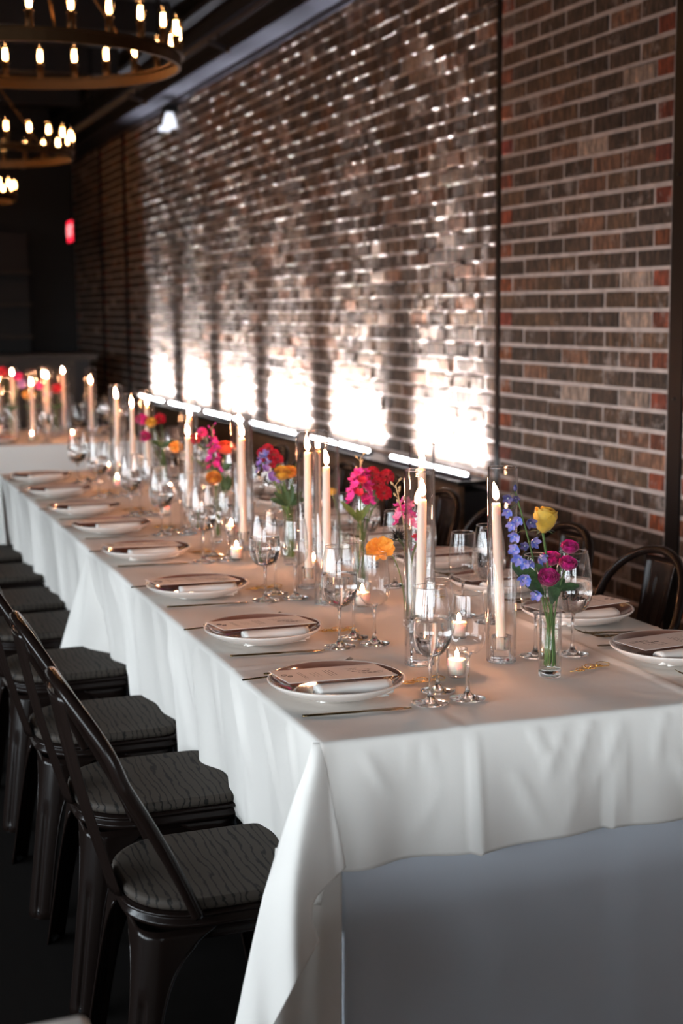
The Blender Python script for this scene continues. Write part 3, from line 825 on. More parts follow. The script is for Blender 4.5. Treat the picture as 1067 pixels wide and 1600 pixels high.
def make_charm(seed):
    r = random.Random(seed); t = empty('wire_charm'); mb = MB()
    for k in range(4):
        pts = []; cx0 = -.032 + k * .019; a0 = r.uniform(0, 6)
        for i in range(26):
            a = a0 + i * .42
            pts.append((cx0 + .012 * cos(a) + i * .0007, .010 * sin(a * 1.3) + r.uniform(-.001, .001), .0022 + .0022 * (1 + sin(a * .7)) * (k % 2 + .5)))
        mb.tube(pts, .0009, 5)
    mb.tube([(-.05, .006, .0015), (-.02, -.002, .0030), (.02, .004, .002), (.052, -.009, .0015)], .0009, 5)
    mb.build('gold_wire', 'gold_wire', t)
    return t
plate = Proto(make_plate()); napkin = Proto(make_napkin()); card = Proto(make_card()); knife = Proto(make_knife()); fork = Proto(make_fork()); charm = [Proto(make_charm(k)) for k in (1, 2)]
CZ = TZ + .0045            # cloth surface incl. small relief
def setting(i, side, px, py, full=True):
    left = side == 'L'; rot = 0 if left else pi
    S = ('aisle side' if left else 'wall side'); pos = ('%s setting from the near end' % ORD[i]) if i else 'nearest setting'
    ttl = '%s, %s' % (pos, S); ttg = 'at the place settings on the ' + S
    jr = random.Random(i * 3 + (0 if left else 50))
    def W_(dx, dy):
        return (px + (dx if left else -dx), py + (dy if left else -dy))
    def J(a=.02): return jr.uniform(-a, a)
    plate.put((px, py, CZ), J(3), 'cream and copper glazed dinner plate, ' + ttl, 'dinner plates ' + ttg, 'plate')
    nx, ny = W_(.008 + J(.004), -.072 + J(.004)); ny = ny if left else py - .070; napkin.put((nx, ny, CZ + .0085), rot + J(.05), 'rolled ivory napkin under the menu, ' + ttl, 'rolled napkins ' + ttg, 'napkin')
    cx_, cy_ = W_(-.006 + J(.006), .004 + J(.005))
    cy_ = cy_ if left else py + .008; c = card.put((cx_, cy_, CZ + .0405), rot + .03 + J(.06), 'printed menu card lying on the plate, ' + ttl, 'menu cards ' + ttg, 'menu card')
    c.rotation_euler = (RAD(-3 if left else 3), RAD(1.5), rot + .03 + J(.06))
    kx, ky = W_(-.012, -.183 if i == 99 else -.150); knife.put((kx, ky, CZ), rot - .12 + J(.03), 'gold knife beside the plate, ' + ttl, 'gold knives ' + ttg, 'knife')
    if left: fk = [(-.045, .172, .10), (.012, .200, .07)]
    else: fk = [(-.012, .160, .45), (-.022, .195, .40)]
    for q, (dx, dy, a) in enumerate(fk):
        fx, fy = W_(dx, dy); fork.put((fx, fy, CZ), rot + (a if left else -a + .2), '%s gold fork beside the plate, %s' % (('inner', 'outer')[q], ttl), 'gold forks ' + ttg, 'fork')
    gl = [(g_water, .145, -.142, 'water-filled stemmed goblet'), (g_wine, .200, -.062, 'tall empty wine glass'), (g_small, .231, -.140, 'short empty wine glass')]
    if not left:
        gl = [(g_water, .188, -.118, 'water-filled stemmed goblet'), (g_wine, .262 if i == 0 else .205, -.135 if i == 0 else -.062, 'tall empty wine glass'), (g_small, .240, -.158, 'short empty wine glass')]
        if i == 0: gl = gl[:2]
    for pt, dx, dy, lab in gl:
        gx, gy = W_(dx + J(.006), dy + J(.006)); pt.put((gx, gy, CZ), J(3), lab + ', ' + ttl, 'glasses ' + ttg, 'glass')
    if left or i in (0, 2, 4):
        hx, hy = W_(.19 if left else .218, .01 if left else .012); charm[i % 2].put((hx, hy, CZ), J(.6) - .3, 'tangle of gold wire lying by the glasses, ' + ttl, 'gold wire tangles on the cloth', 'ornament')
PL = [2.625, 3.135, 3.714, 4.36, 4.93, 5.43, 6.02, 6.56]
for i, y in enumerate(PL): setting(i, 'L', .957 + .004 * sin(i * 2), y)
PRT = [2.612, 3.035, 3.46, 3.87, 4.33, 4.80, 5.32, 5.85, 6.35]
for i, y in enumerate(PRT): setting(i, 'R', 1.742, y)

# ------------------------------------------------------------------ candles
def flame_geo(h, r, lean=(0, 0)):
    def fn(u, v):
        a = 2 * pi * u; rr = r * (sin(pi * min(1, v ** .62)) ** .8 if 0 < v < 1 else 0) + .0002
        return (rr * cos(a) + lean[0] * v * v, rr * sin(a) + lean[1] * v * v, h * v)
    return MB().grid(fn, 8, 9, wrap=True)
def make_taper(h, lean=0.):
    t = empty('taper_candle')
    prof = [(0, 0), (.0105, 0), (.0112, .004), (.0108, h * .5), (.0098, h - .006), (.0090, h - .001), (.0075, h), (.004, h - .0015), (0, h - .002)]
    MB().lathe(prof, 20).build('wax_body', 'wax', t)
    MB().tube([(0, 0, h - .002), (.0005, 0, h + .006), (.002, 0, h + .010)], .0009, 6).build('wick', 'wick', t)
    o = flame_geo(.040, .0068, (-.004, 0)).build('flame', 'flame', t); o.location = (.001, 0, h + .006)
    return t
def make_cylinder(h, r):
    t = empty('glass_chimney')
    MB().lathe([(r, 0), (r, h), (r - .0012, h + .001), (r - .0026, h), (r - .0026, .0)], 40).build('glass_wall', 'glass_wall', t)
    MB().lathe([(r - .0026, 0), (r, 0), (r, .004), (r - .0026, .004)], 40, closed=True).build('base_ring', 'glass_solid', t)
    MB().lathe([(r - .0028, h), (r + .0002, h), (r + .0002, h + .0022), (r - .0028, h + .0022)], 40, closed=True).build('rim', 'glass_solid', t)
    return t
def make_holder():
    t = empty('candle_holder')
    MB().lathe([(0, .001), (.024, .001), (.0245, .004), (.0235, .052), (.0225, .056), (.0140, .056), (.0130, .050), (.0125, .0255), (0, .025)], 10, smooth=False).build('glass_block', 'glass_solid', t)
    return t
tapers = {}; cyls = {}
holder = Proto(make_holder())
def station(x, y, h, ch, lab, r=.0325, lean=(0, 0), table='on the long table'):
    k = round(h, 2)
    if k not in tapers: tapers[k] = Proto(make_taper(h - .026))
    kc = (round(ch, 3), r)
    if kc not in cyls: cyls[kc] = Proto(make_cylinder(ch, r))
    z = TZ + .0045
    c = tapers[k].put((x + lean[0] * .0, y, z + .026), rnd.uniform(-.5, .5), 'lit pale taper candle %s' % lab, 'lit taper candles ' + table, 'candle')
    c.rotation_euler = (lean[1], lean[0], c.rotation_euler[2])
    holder.put((x, y, z), rnd.uniform(0, 1), 'glass holder under the taper %s' % lab, 'glass candle holders ' + table, 'candle holder')
    cyls[kc].put((x, y, z), 0, 'glass chimney around the taper %s' % lab, 'glass chimneys ' + table, 'glass chimney')
station(1.386, 2.741, .350, .426, 'nearest the blue and yellow flowers', lean=(-.045, 0))
station(1.209, 2.783, .362, .424, 'behind the nearest water goblet', lean=(.02, 0))
station(1.405, 3.220, .378, .434, 'directly behind the front left taper', r=.0325)
station(1.243, 3.471, .357, .428, 'left of the bright pink flowers', r=.034)
station(1.270, 3.700, .380, .436, 'standing second left of the pink flowers, slightly behind', r=.031)
station(1.440, 4.100, .340, .400, 'third left of the pink flowers, behind a yellow bud')
station(1.285, 4.390, .358, .434, 'left of the red and yellow bouquet', r=.034)
station(1.450, 4.980, .350, .420, 'behind the thick one left of the red bouquet')
station(1.235, 4.900, .326, .400, 'with low flame left of the coral rose')
station(1.390, 5.480, .355, .420, 'behind the low flame left of the coral rose')
station(1.250, 5.900, .368, .425, 'between the far goblets')
station(1.430, 6.420, .345, .410, 'third from the far end of the long table')
station(1.300, 6.480, .375, .430, 'second from the far end of the long table')
station(1.370, 6.820, .350, .415, 'at the far end of the long table')
T3C = [(1.62, 8.85), (1.50, 9.15), (1.36, 8.9), (1.40, 9.3), (1.25, 8.8), (1.17, 9.05), (1.08, 9.3), (1.05, 8.8), (.93, 9.1), (.80, 8.9)]
for k, (x, y) in enumerate(T3C):
    station(x, y, .30 + .05 * ((k * 7) % 4) / 3 + .03, .42, 'on the crosswise back table, %s from the right' % ('first' if k == 0 else ORD[k]), table='on the crosswise back table')
def make_votive():
    t = empty('votive_candle')
    MB().lathe([(0, .0008), (.0185, .0008), (.0200, .003), (.0215, .030), (.0235, .062), (.0228, .0625), (.0220, .060), (.0200, .030), (.0185, .0072), (0, .0070)], 24).build('glass_cup', 'glass_wall', t)
    MB().lathe([(0, .0075), (.0178, .0075), (.0192, .020), (.0202, .037), (.018, .0385), (.004, .0372), (0, .037)], 20).build('wax', 'votive_wax', t)
    MB().tube([(0, 0, .0365), (0, 0, .044)], .0009, 6).build('wick', 'wick', t)
    o = flame_geo(.019, .0046).build('flame', 'flame', t); o.location = (0, 0, .041)
    return t
votive = Proto(make_votive())
VT = [(1.236, 2.650, 'in front of the two nearest tapers'), (1.392, 2.975, 'seen through the nearest short wine glass'), (1.312, 3.395, 'between the second goblets and the thin vase'), (1.355, 3.90, 'behind the second pair of tapers'), (1.205, 4.20, 'beside the fourth setting on the aisle side'), (1.32, 4.66, 'behind the red and yellow bouquet'), (1.23, 5.25, 'near the coral rose'), (1.37, 5.75, 'between the far goblets'), (1.24, 6.2, 'second from the far end of the long table'), (1.30, 6.72, 'at the far end of the long table'),
      (1.46, 8.62, 'on the crosswise back table, rightmost'), (1.22, 8.65, 'on the crosswise back table, second from the right'), (1.0, 8.66, 'on the crosswise back table, leftmost')]
for x, y, lab in VT: votive.put((x, y, TZ + .0045), 0, 'small lit votive candle ' + lab, 'votive candles', 'candle')

# ------------------------------------------------------------------ flowers
def align(d, roll=0.):
    d = Vector(d).normalized(); q = d.to_track_quat('Z', 'Y').to_matrix().to_4x4()
    return q @ Matrix.Rotation(roll, 4, 'Z')
def shell(r, a0, aw, z0, z1, prof, ruf=0., flare=0., ph=0.):
    """a petal wrapped on a body of revolution; prof(t)->(radius factor,height)"""
    def fn(u, v):
        e_ = 1 - (abs(2 * u - 1) ** 2.6) * .28 * v
        t = z0 + (z1 - z0) * v * e_
        a = a0 + (u - .5) * aw * (0.35 + .65 * min(1, v * 2.2))
        R, z = prof(t)
        R = R * r + flare * max(0, v - .72) ** 1.5 * 6 * r + ruf * sin(u * 17 + ph) * v * r
        return (R * cos(a), R * sin(a), z * r)
    return (fn, 7, 7)
def ball_prof(t):            # t 0 bottom .. 1 top
    a = pi * (.06 + .80 * t); return (sin(a), 1 - cos(a) - .2)
def rose_prof(t):
    return (.22 + .80 * sin(min(1, t * 1.25) * pi * .58) ** .8 * (1 - .22 * t * t), 2.05 * t)
MESH = {}
CAMP = Vector((0, 0, CAM_H))
def ranunculus_bloom(mat, r=.021):
    key = ('ran', mat, r)
    if key not in MESH:
        mb = MB(); rr = random.Random(5)
        for k in range(8):
            f = .14 + .86 * k / 7; np_ = 3 + k // 2
            for j in range(np_):
                a = 2 * pi * j / np_ + k * 1.7
                top = .97 - .062 * k + rr.uniform(-.05, .03)
                fn, nu, nv = shell(r * f, a, 2 * pi / np_ * 1.45, .02, top, ball_prof, .05, .05 if k > 4 else .015, rr.uniform(0, 6))
                dz = r * (.42 * (1 - f))
                mb.grid(lambda u, v, fn=fn, dz=dz: (lambda q: (q[0], q[1], q[2] + dz))(fn(u, v)), nu, nv)
        MESH[key] = mb.mesh('bloom', mat)
    return MESH[key]
def ruffle_bloom(mat, r=.02, n=34, seed=2):
    key = ('ruf', mat, r, n)
    if key not in MESH:
        mb = MB(); rr = random.Random(seed)
        for k in range(n):
            ph = 2.4 * k; el = math.acos(1 - 1.25 * (k + .5) / n)
            d = Vector((sin(el) * cos(ph), sin(el) * sin(ph), cos(el)))
            wv = rr.uniform(0, 6)
            def fn(u, v):
                return ((u - .5) * r * .95 * (.3 + .7 * v), .16 * r * sin(u * 12 + wv) * v, r * (.25 + .75 * v * (1 - .2 * abs(2 * u - 1) ** 2)))
            mb.grid(fn, 7, 4, mat=align(d, rr.uniform(0, 3)))
        MESH[key] = mb.mesh('bloom', mat)
    return MESH[key]
def floret_mesh(mat, r=.012, n=5, cup=.5, ruf=.1):
    key = ('flo', mat, r, n, cup)
    if key not in MESH:
        mb = MB()
        for j in range(n):
            a = 2 * pi * j / n
            def fn(u, v):
                w = (u - .5) * .98 * r * sin(pi * (.10 + .84 * v)) ** .8
                d = r * v; zz = r * (cup * v * v + .16 * (2 * u - 1) ** 2 * v + ruf * sin(u * 8 + j) * v)
                return (d * cos(a) - w * sin(a), d * sin(a) + w * cos(a), zz)
            mb.grid(fn, 5, 5)
        mb.lathe([(0, -.35 * r), (.12 * r, -.2 * r), (.10 * r, .25 * r), (0, .3 * r)], 6)
        MESH[key] = mb.mesh('floret', mat)
    return MESH[key]
def bud_mesh(mat, r=.004, h=.012):
    key = ('bud', mat, r, h)
    if key not in MESH:
        MESH[key] = MB().lathe([(0.0003, 0), (r * .5, h * .08), (r, h * .35), (r * .85, h * .7), (r * .3, h * .96), (0.0002, h)], 8).mesh('bud', mat)
    return MESH[key]
def leaf_mesh(L, Wd, mat='leaf_green', lobes=0., bend=.3):
    key = ('leaf', L, Wd, mat, lobes, bend)
    if key not in MESH:
        def fn(u, v):
            s = 2 * u - 1; w = Wd * sin(pi * min(.98, v * .93 + .04)) ** .75 * (1 + lobes * sin(v * 22))
            return (s * w / 2, -bend * L * v * v + abs(s) * w * .22, L * v)
        MESH[key] = MB().grid(fn, 7, 12).mesh('leaf', mat)
    return MESH[key]
def place(me, name, parent, p, d, roll=0., sc=1.):
    o = link(name, me, parent); o.matrix_local = Matrix.Translation(Vector(p)) @ align(d, roll) @ Matrix.Scale(sc, 4); return o
def place_leaf(me, name, parent, p, d, face=None, sc=1.):
    d = Vector(d).normalized(); w = parent.matrix_basis.translation + Vector(p)
    f = Vector(face) if face is not None else (Vector((0, -.35, 1.0)) + (CAMP - w).normalized() * 1.2)
    y = f - d * f.dot(d); y.normalize(); x = y.cross(d)
    m4 = Matrix((x, y, d)).transposed().to_4x4()
    o = link(name, me, parent); o.matrix_local = Matrix.Translation(Vector(p)) @ m4 @ Matrix.Scale(sc, 4); return o
def curve_pts(p0, p1, p2, n=10):
    p0, p1, p2 = Vector(p0), Vector(p1), Vector(p2)
    return [(p0 * (1 - t) ** 2 + p1 * 2 * t * (1 - t) + p2 * t * t) for t in [i / n for i in range(n + 1)]]
def flower(name, foot, tip, mid=None, sr=.0018, label=None, cat='flower', group=None, stem='stem_green'):
    """stem runs from inside the vase to the bloom; local frame at the stem's foot"""
    t = empty(name, foot, 0, label, cat, group)
    f = Vector(foot); tip = Vector(tip)
    if mid is None: mid = Vector((f.x, f.y, (f.z + tip.z) * .5 + .05))
    pts = [p - f for p in curve_pts(f, mid, tip, 12)]
    MB().tube(pts, sr, 7).build('stem', stem, t)
    return t, pts
def tip_dir(pts): return (pts[-1] - pts[-2]).normalized()
def make_vase(x, y, r, h, lab, water=.55):
    z = TZ + .0045
    t = empty('bud_vase', (x, y, z), 0, 'clear glass bud vase ' + lab, 'vase', 'bud vases')
    MB().lathe([(r, .016), (r, h), (r - .001, h + .0008), (r - .002, h), (r - .002, .016)], 32).build('glass_wall', 'glass_wall', t)
    MB().lathe([(0, .0005), (r - .002, .0005), (r, .003), (r, .016), (r - .003, .0165), (0, .015)], 32).build('thick_base', 'glass_solid', t)
    MB().lathe([(0, .0168), (r - .003, .0175), (r - .0028, h * water), (0, h * water)], 28).build('water', 'vase_water', t)
    MB().lathe([(r - .0022, h), (r + .0002, h), (r + .0002, h + .0018), (r - .0022, h + .0018)], 32, closed=True).build('rim', 'glass_solid', t)
    return t
def toward(p, k=.0): return (CAMP - Vector(p)).normalized()
VZ = TZ + .0045
def foot_in(vx, vy, k, r=.012, z=.024):
    a = k * 2.4; return (vx + r * cos(a), vy + r * sin(a), VZ + z)

# ---- vase 1
V1 = (1.418, 2.580); make_vase(*V1, .0235, .182, 'nearest the camera, with the blue and yellow flowers')
gp = 'flowers in the nearest vase'
# yellow rose
c = at(848, 832, 2.575); rim = (V1[0], V1[1], .945)
t, pts = flower('rose', foot_in(*V1, 0), c, (V1[0] + .002, V1[1], .96), .0026, 'large yellow rose bud in the nearest vase', 'flower', gp)
d = Vector((.10, -.12, 1)); base = pts[-1]; rr = random.Random(2)
for k, (f, np_, top) in enumerate(((.40, 2, 1.0), (.62, 3, 1.0), (.82, 3, .98), (1.0, 4, .95))):
    for j in range(np_):
        mb = MB().grid(*shell(.0255 * 1.0, 2 * pi * j / np_ + k * 1.1, 2 * pi / np_ * 1.55, .0, top, lambda q, f=f: (rose_prof(q)[0] * f * (1 + .25 * (1 - f)), rose_prof(q)[1]), .012, .10 if k == 3 else (.03 if k == 2 else 0), k + j))
        o = mb.build('petal', 'petal_yellow', t); o.matrix_local = Matrix.Translation(base) @ align(d)
for j in range(5):
    place(leaf_mesh(.026, .008, 'leaf_green', 0, .5), 'sepal', t, base, Vector((cos(j * 1.26) * .9, sin(j * 1.26) * .9, .45)), 0)
# ranunculus
for k, (px, py, Y, s) in enumerate(((889, 852, 2.585, .92), (861, 870, 2.60, .95), (886, 878, 2.565, .95), (857, 899, 2.550, 1.05))):
    c = at(px, py + 8, Y)
    t, pts = flower('ranunculus', foot_in(*V1, k + 1), c, (V1[0] + .006 * (k - 1), V1[1] - .004, .95), .0016, 'magenta ranunculus in the nearest vase, ' + ('top right', 'middle left', 'middle right', 'lowest')[k], 'flower', gp)
    dd = toward(c) * (1.0 if k == 3 else .55) + Vector((.15 * (1 if k in (0, 2) else -.1), 0, .75))
    place(ranunculus_bloom('petal_magenta', .0205), 'bloom', t, pts[-1], dd, k, s)
    for j in range(4): place(leaf_mesh(.014, .006), 'sepal', t, pts[-1], Vector((cos(j * 1.6 + k), sin(j * 1.6 + k), .1)) + dd.normalized() * .4)
# delphinium
c = at(805, 768, 2.585)
t, pts = flower('delphinium', foot_in(*V1, 5), c, at(838, 880, 2.575), .0016, 'tall blue delphinium spike leaning left in the nearest vase', 'flower', gp)
f = Vector(foot_in(*V1, 5))
for k, (px, py, s, mt) in enumerate([(794, 778, 1.0, 'petal_blue_dark'), (806, 778, .7, 'petal_blue_dark'), (794, 799, .95, 'petal_blue'), (809, 812, 1.0, 'petal_blue'), (800, 820, .95, 'petal_blue'), (828, 816, 1.05, 'petal_blue_dark'), (805, 837, 1.15, 'petal_blue'), (833, 847, 1.1, 'petal_blue'), (820, 853, .8, 'petal_blue_dark'), (805, 858, 1.15, 'petal_blue'), (843, 871, 1.15, 'petal_blue'), (811, 873, 1.15, 'petal_blue'), (820, 880, 1.1, 'petal_blue'), (829, 878, .95, 'petal_blue'), (822, 902, 1.25, 'petal_blue'), (838, 928, 1.1, 'petal_blue')]):
    p = at(px, py, 2.562 + .012 * sin(k * 2.1)) - f
    near_ = min(pts, key=lambda q: (q - p).length)
    dd = (p - near_).normalized() * .8 + toward(p + f) * .7 + Vector((0, 0, -.25 + .3 * sin(k * 1.7)))
    o = place(floret_mesh(mt, .0118, 5, .60 + .2 * (k % 3), .16), 'floret', t, p, dd, k * 1.1, s)
    place(bud_mesh('petal_white', .0018, .006), 'floret_eye', o, (0, 0, 0), (0, 0, 1))
    MB().tube([near_, near_.lerp(p, .6) + Vector((0, 0, .003)), p], .0006, 5).build('pedicel', 'stem_green', t)
place(bud_mesh('petal_blue_dark', .0045, .015), 'bud', t, pts[-1], Vector((0, 0, 1)))
# leaves
for k, (px, py, qx, qy, L, Wd) in enumerate([(843, 922, 796, 872, .088, .042), (850, 928, 812, 905, .055, .026), (866, 940, 858, 908, .045, .036), (872, 922, 908, 912, .050, .020), (860, 930, 880, 905, .046, .024), (848, 900, 835, 872, .04, .02)]):
    a = at(px, py, 2.575 - .012 * (k == 2)); b_ = at(qx, qy, 2.55 - .02 * (k == 2) + .02 * (k in (3, 4)))
    t, pts = flower('leafy_sprig', foot_in(*V1, k + 7, .009), a, None, .0012, 'green leaf sprig in the nearest vase, ' + ('pointing far left', 'low at left', 'lying over the rim', 'pointing right', 'behind the lowest ranunculus', 'behind the delphinium')[k], 'leaf', gp)
    place_leaf(leaf_mesh(L, Wd, 'leaf_green', .05, .15), 'leaf', t, pts[-1], b_ - a)

def stock(vx, vy, px, py, Y, mat, label, n=14, spread=.024, height=.07, k0=0, group='flowers', r=.0125, mats=None):
    c = at(px, py, Y); f = Vector(foot_in(vx, vy, k0))
    t, pts = flower('stock_flower', f, c, (vx, vy, .96), .0026, label, 'flower', group, 'leaf_light')
    rr = random.Random(k0 + 9)
    for k in range(n):
        h = k / (n - 1); a = k * 2.4
        p = pts[-1] + Vector((cos(a) * spread * (1 - .55 * h), sin(a) * spread * (1 - .55 * h), height * (h - .55)))
        mt = mats[k % len(mats)] if mats else mat
        place(floret_mesh(mt, r, 5, .35, .25), 'floret', t, p, Vector((cos(a), sin(a), .5 + h)), rr.uniform(0, 3), rr.uniform(.9, 1.25))
    return t, pts
def sprig_buds(vx, vy, tip, label, group, k0=0, mat='bud_tan', n=7):
    f = Vector(foot_in(vx, vy, k0)); t, pts = flower('bud_sprig', f, tip, (vx, vy, .97), .0015, label, 'flower', group, 'bud_tan')
    for k in range(n):
        a = k * 2.4; d = Vector((cos(a) * .8, sin(a) * .8, .9)); p0 = pts[-1] - (pts[-1] - pts[-3]) * (k * .18)
        p = p0 + d * .010
        MB().tube([p0, p], .0007, 5).build('pedicel', 'bud_tan', t); place(bud_mesh(mat, .0032, .011), 'bud', t, p, d)
    return t, pts
# ---- vase 2 : narrow, pink flower, dark thistle, orange blossom
V2 = (1.335, 3.130); make_vase(*V2, .0165, .180, 'thin, behind the front left taper, with pink blossom and dark thistle'); g2 = 'flowers in the thin vase'
stock(*V2, 632, 800, 3.12, 'petal_pink', 'pink blossom above the thin vase, half behind glass', 11, .020, .055, 1, g2, .014, ['petal_pink', 'petal_hotpink'])
sprig_buds(*V2, at(618, 758, 3.10), 'tan bud sprig with a pink tip rising above the thin vase', g2, 2)
c = at(622, 838, 3.10); t, pts = flower('thistle', foot_in(*V2, 3), c, None, .0018, 'dark spiky thistle at the mouth of the thin vase', 'flower', g2)
mb = MB()
for k in range(70):
    ph = 2.4 * k; el = math.acos(1 - 1.7 * (k + .5) / 70); dd = Vector((sin(el) * cos(ph), sin(el) * sin(ph), cos(el)))
    mb.tube([pts[-1] + dd * .006, pts[-1] + dd * (.020 + .006 * sin(k))], [.0014, .0002], 4)
mb.build('spines', 'thistle_dark', t)
for k in range(5): place(leaf_mesh(.045, .010, 'leaf_green', .2, .3), 'leaf', t, pts[-1] - Vector((0, 0, .012)), Vector((cos(k * 1.3 + 2), sin(k * 1.3 + 2), .15)))
c = at(590, 862, 3.05); t, pts = flower('orange_blossom', foot_in(*V2, 4), c, at(625, 845, 3.08), .0013, 'orange drooping blossom left of the thin vase', 'flower', g2, 'leaf_light')
for j in range(9):
    a = j * .72; place_leaf(leaf_mesh(.034, .030, 'petal_orange', .05, -.25), 'petal', t, pts[-1] + Vector((.006 * cos(a), 0, .012)), Vector((cos(a) * .85, -.2, -.25 + .75 * sin(a))), Vector((.2 * cos(a), -1, .3)), 1)
for k, q in enumerate(((566, 862), (612, 850), (600, 840))):
    p = at(*q, 3.05) - Vector(foot_in(*V2, 4)); MB().tube(curve_pts(pts[-3], (pts[-3] + p) / 2 + Vector((0, 0, .012)), p, 6), .0009, 5).build('tendril', 'leaf_light', t)
c = at(641, 880, 3.09); stock(*V2, 652, 850, 3.13, 'petal_red', 'small red cluster at the right of the thin vase', 5, .010, .04, 6, g2, .008, ['petal_red', 'petal_hotpink'])
# ---- vase 3 : hot pink stock and red carnations
V3 = (1.402, 3.640); make_vase(*V3, .0215, .182, 'under the bright pink and red flowers in the middle'); g3 = 'flowers in the middle vase'
stock(*V3, 563, 758, 3.62, 'petal_hotpink', 'bright pink stock flower in the middle vase', 22, .030, .085, 0, g3, .0145, ['petal_hotpink', 'petal_hotpink', 'petal_magenta', 'petal_red'])
for k, (px, py, s) in enumerate(((582, 735, 1.0), (590, 752, 1.0), (604, 740, 1.05), (600, 766, 1.1), (570, 738, .9))):
    c = at(px, py + 5, 3.64); t, pts = flower('carnation', foot_in(*V3, k + 1), c, (V3[0] + .004, V3[1], .96), .0015, 'red ruffled carnation in the middle vase, ' + ('upper middle', 'centre', 'far right', 'low right', 'upper left')[k], 'flower', g3)
    place(ruffle_bloom('petal_red', .021), 'bloom', t, pts[-1], toward(c) * .6 + Vector((0, 0, .7)), k, s)
sprig_buds(*V3, at(563, 716, 3.62), 'tan bud sprig sticking up out of the middle vase', g3, 7)
for k, (q, L) in enumerate((((532, 775), .085), ((560, 800), .05), ((575, 790), .06))):
    a = at(560, 815, 3.63); b_ = at(*q, 3.60); t, pts = flower('leafy_sprig', foot_in(*V3, 9 + k), a, None, .0012, 'light green leaf in the middle vase, ' + ('long one pointing left', 'standing at the rim', 'standing right of the rim')[k], 'leaf', g3)
    place_leaf(leaf_mesh(L, .018, 'leaf_light', 0, .2), 'leaf', t, pts[-1], b_ - a)
# ---- vase 4 : red, purple, yellow
V4 = (1.335, 4.060); make_vase(*V4, .0200, .182, 'under the red, purple and yellow bouquet'); g4 = 'flowers in the red and yellow bouquet'
for k, (px, py) in enumerate(((418, 698), (428, 706), (415, 712), (434, 714), (423, 720), (410, 704))):
    c = at(px, py + 4, 4.05); t, pts = flower('carnation', foot_in(*V4, k), c, None, .0015, 'red blossom at the top of the bouquet, %s of six' % ORD[k].replace('nearest', 'first'), 'flower', g4)
    place(ruffle_bloom('petal_red', .021), 'bloom', t, pts[-1], toward(c) * .5 + Vector((0, 0, .7)), k, .85)
for k, (px, py, s) in enumerate(((440, 738, 1.1), (452, 736, 1.0))):
    c = at(px, py + 6, 4.03); t, pts = flower('ranunculus', foot_in(*V4, k + 7), c, None, .0018, 'yellow-orange blossom in the bouquet, %s one' % ('left', 'right')[k], 'flower', g4)
    place(ranunculus_bloom('petal_orange' if k else 'petal_yellow', .0205), 'bloom', t, pts[-1], toward(c) * .6 + Vector((0, 0, .6)), k, 1.15 * s)
stock(*V4, 412, 722, 4.03, 'petal_purple', 'purple flower at the left of the red and yellow bouquet', 9, .018, .06, 9, g4, .012, ['petal_purple', 'petal_blue'])
stock(*V4, 420, 742, 4.03, 'petal_purple', 'lower purple flower with white bits in the bouquet', 8, .022, .03, 10, g4, .011, ['petal_purple', 'petal_white', 'petal_purple'])
for k in range(6):
    a = at(450, 790, 4.04); b_ = at(450 + (k - 2.5) * 16, 752 + 8 * abs(k - 2.5), 4.03); t, pts = flower('leafy_sprig', foot_in(*V4, 12 + k), a, None, .0012, 'dark green leaf of the red and yellow bouquet, %s from the left' % ORD[k].replace('nearest', 'first'), 'leaf', g4)
    place_leaf(leaf_mesh(.06, .024, 'leaf_green', 0, .15), 'leaf', t, pts[-1], b_ - a)
c = at(466, 712, 4.08); t, pts = flower('thistle', foot_in(*V4, 19), c, None, .0016, 'dark thistle at the right of the red and yellow bouquet', 'flower', g4)
mb = MB()
for k in range(50):
    ph = 2.4 * k; el = math.acos(1 - 1.9 * (k + .5) / 50); dd = Vector((sin(el) * cos(ph), sin(el) * sin(ph), cos(el)))
    mb.tube([pts[-1] + dd * .006, pts[-1] + dd * .026], [.0016, .0003], 4)
mb.build('spines', 'thistle_dark', t)
# yellow bud right of the tapers
V4b = (1.49, 4.00)
c = at(518, 772, 4.0); 
make_vase(*V4b, .018, .17, 'behind the second pair of tapers, with one yellow tulip-like bud')
t, pts = flower('rose', foot_in(*V4b, 1), c, None, .002, 'yellow bud seen behind the second pair of tapers', 'flower', 'single flowers')
place(ranunculus_bloom('petal_yellow', .0205), 'bloom', t, pts[-1], Vector((0, -.1, 1)), 0, .9)
# ---- vase 5 : coral rose, magenta
V5 = (1.240, 4.560); make_vase(*V5, .0200, .182, 'under the coral rose'); g5 = 'flowers around the coral rose'
c = at(353, 706, 4.55); t, pts = flower('rose', foot_in(*V5, 0), c, None, .002, 'coral red rose left of the thick taper', 'flower', g5)
place(ranunculus_bloom('petal_coral', .0205), 'bloom', t, pts[-1], toward(c) * .3 + Vector((0, 0, .9)), 0, 1.6)
stock(*V5, 334, 708, 4.53, 'petal_magenta', 'magenta stock flower left of the coral rose', 12, .018, .10, 2, g5, .013, ['petal_hotpink', 'petal_magenta'])
c = at(334, 750, 4.50); t, pts = flower('ranunculus', foot_in(*V5, 3), c, None, .002, 'orange blossom low beside the coral rose', 'flower', g5)
place(ranunculus_bloom('petal_orange', .0205), 'bloom', t, pts[-1], toward(c) * .8 + Vector((0, 0, .4)), 0, 1.25)
sprig_buds(*V5, at(331, 668, 4.55), 'thin sprig with pink buds above the coral rose', g5, 5, 'petal_hotpink', 9)
for k in range(4):
    a = at(352, 770, 4.56); b_ = at(352 + (k - 1.5) * 14, 728, 4.56); t, pts = flower('leafy_sprig', foot_in(*V5, 8 + k), a, None, .0012, 'dark leaf under the coral rose, %s from the left' % ORD[k].replace('nearest', 'first'), 'leaf', g5)
    place_leaf(leaf_mesh(.06, .022, 'leaf_green', 0, .15), 'leaf', t, pts[-1], b_ - a)
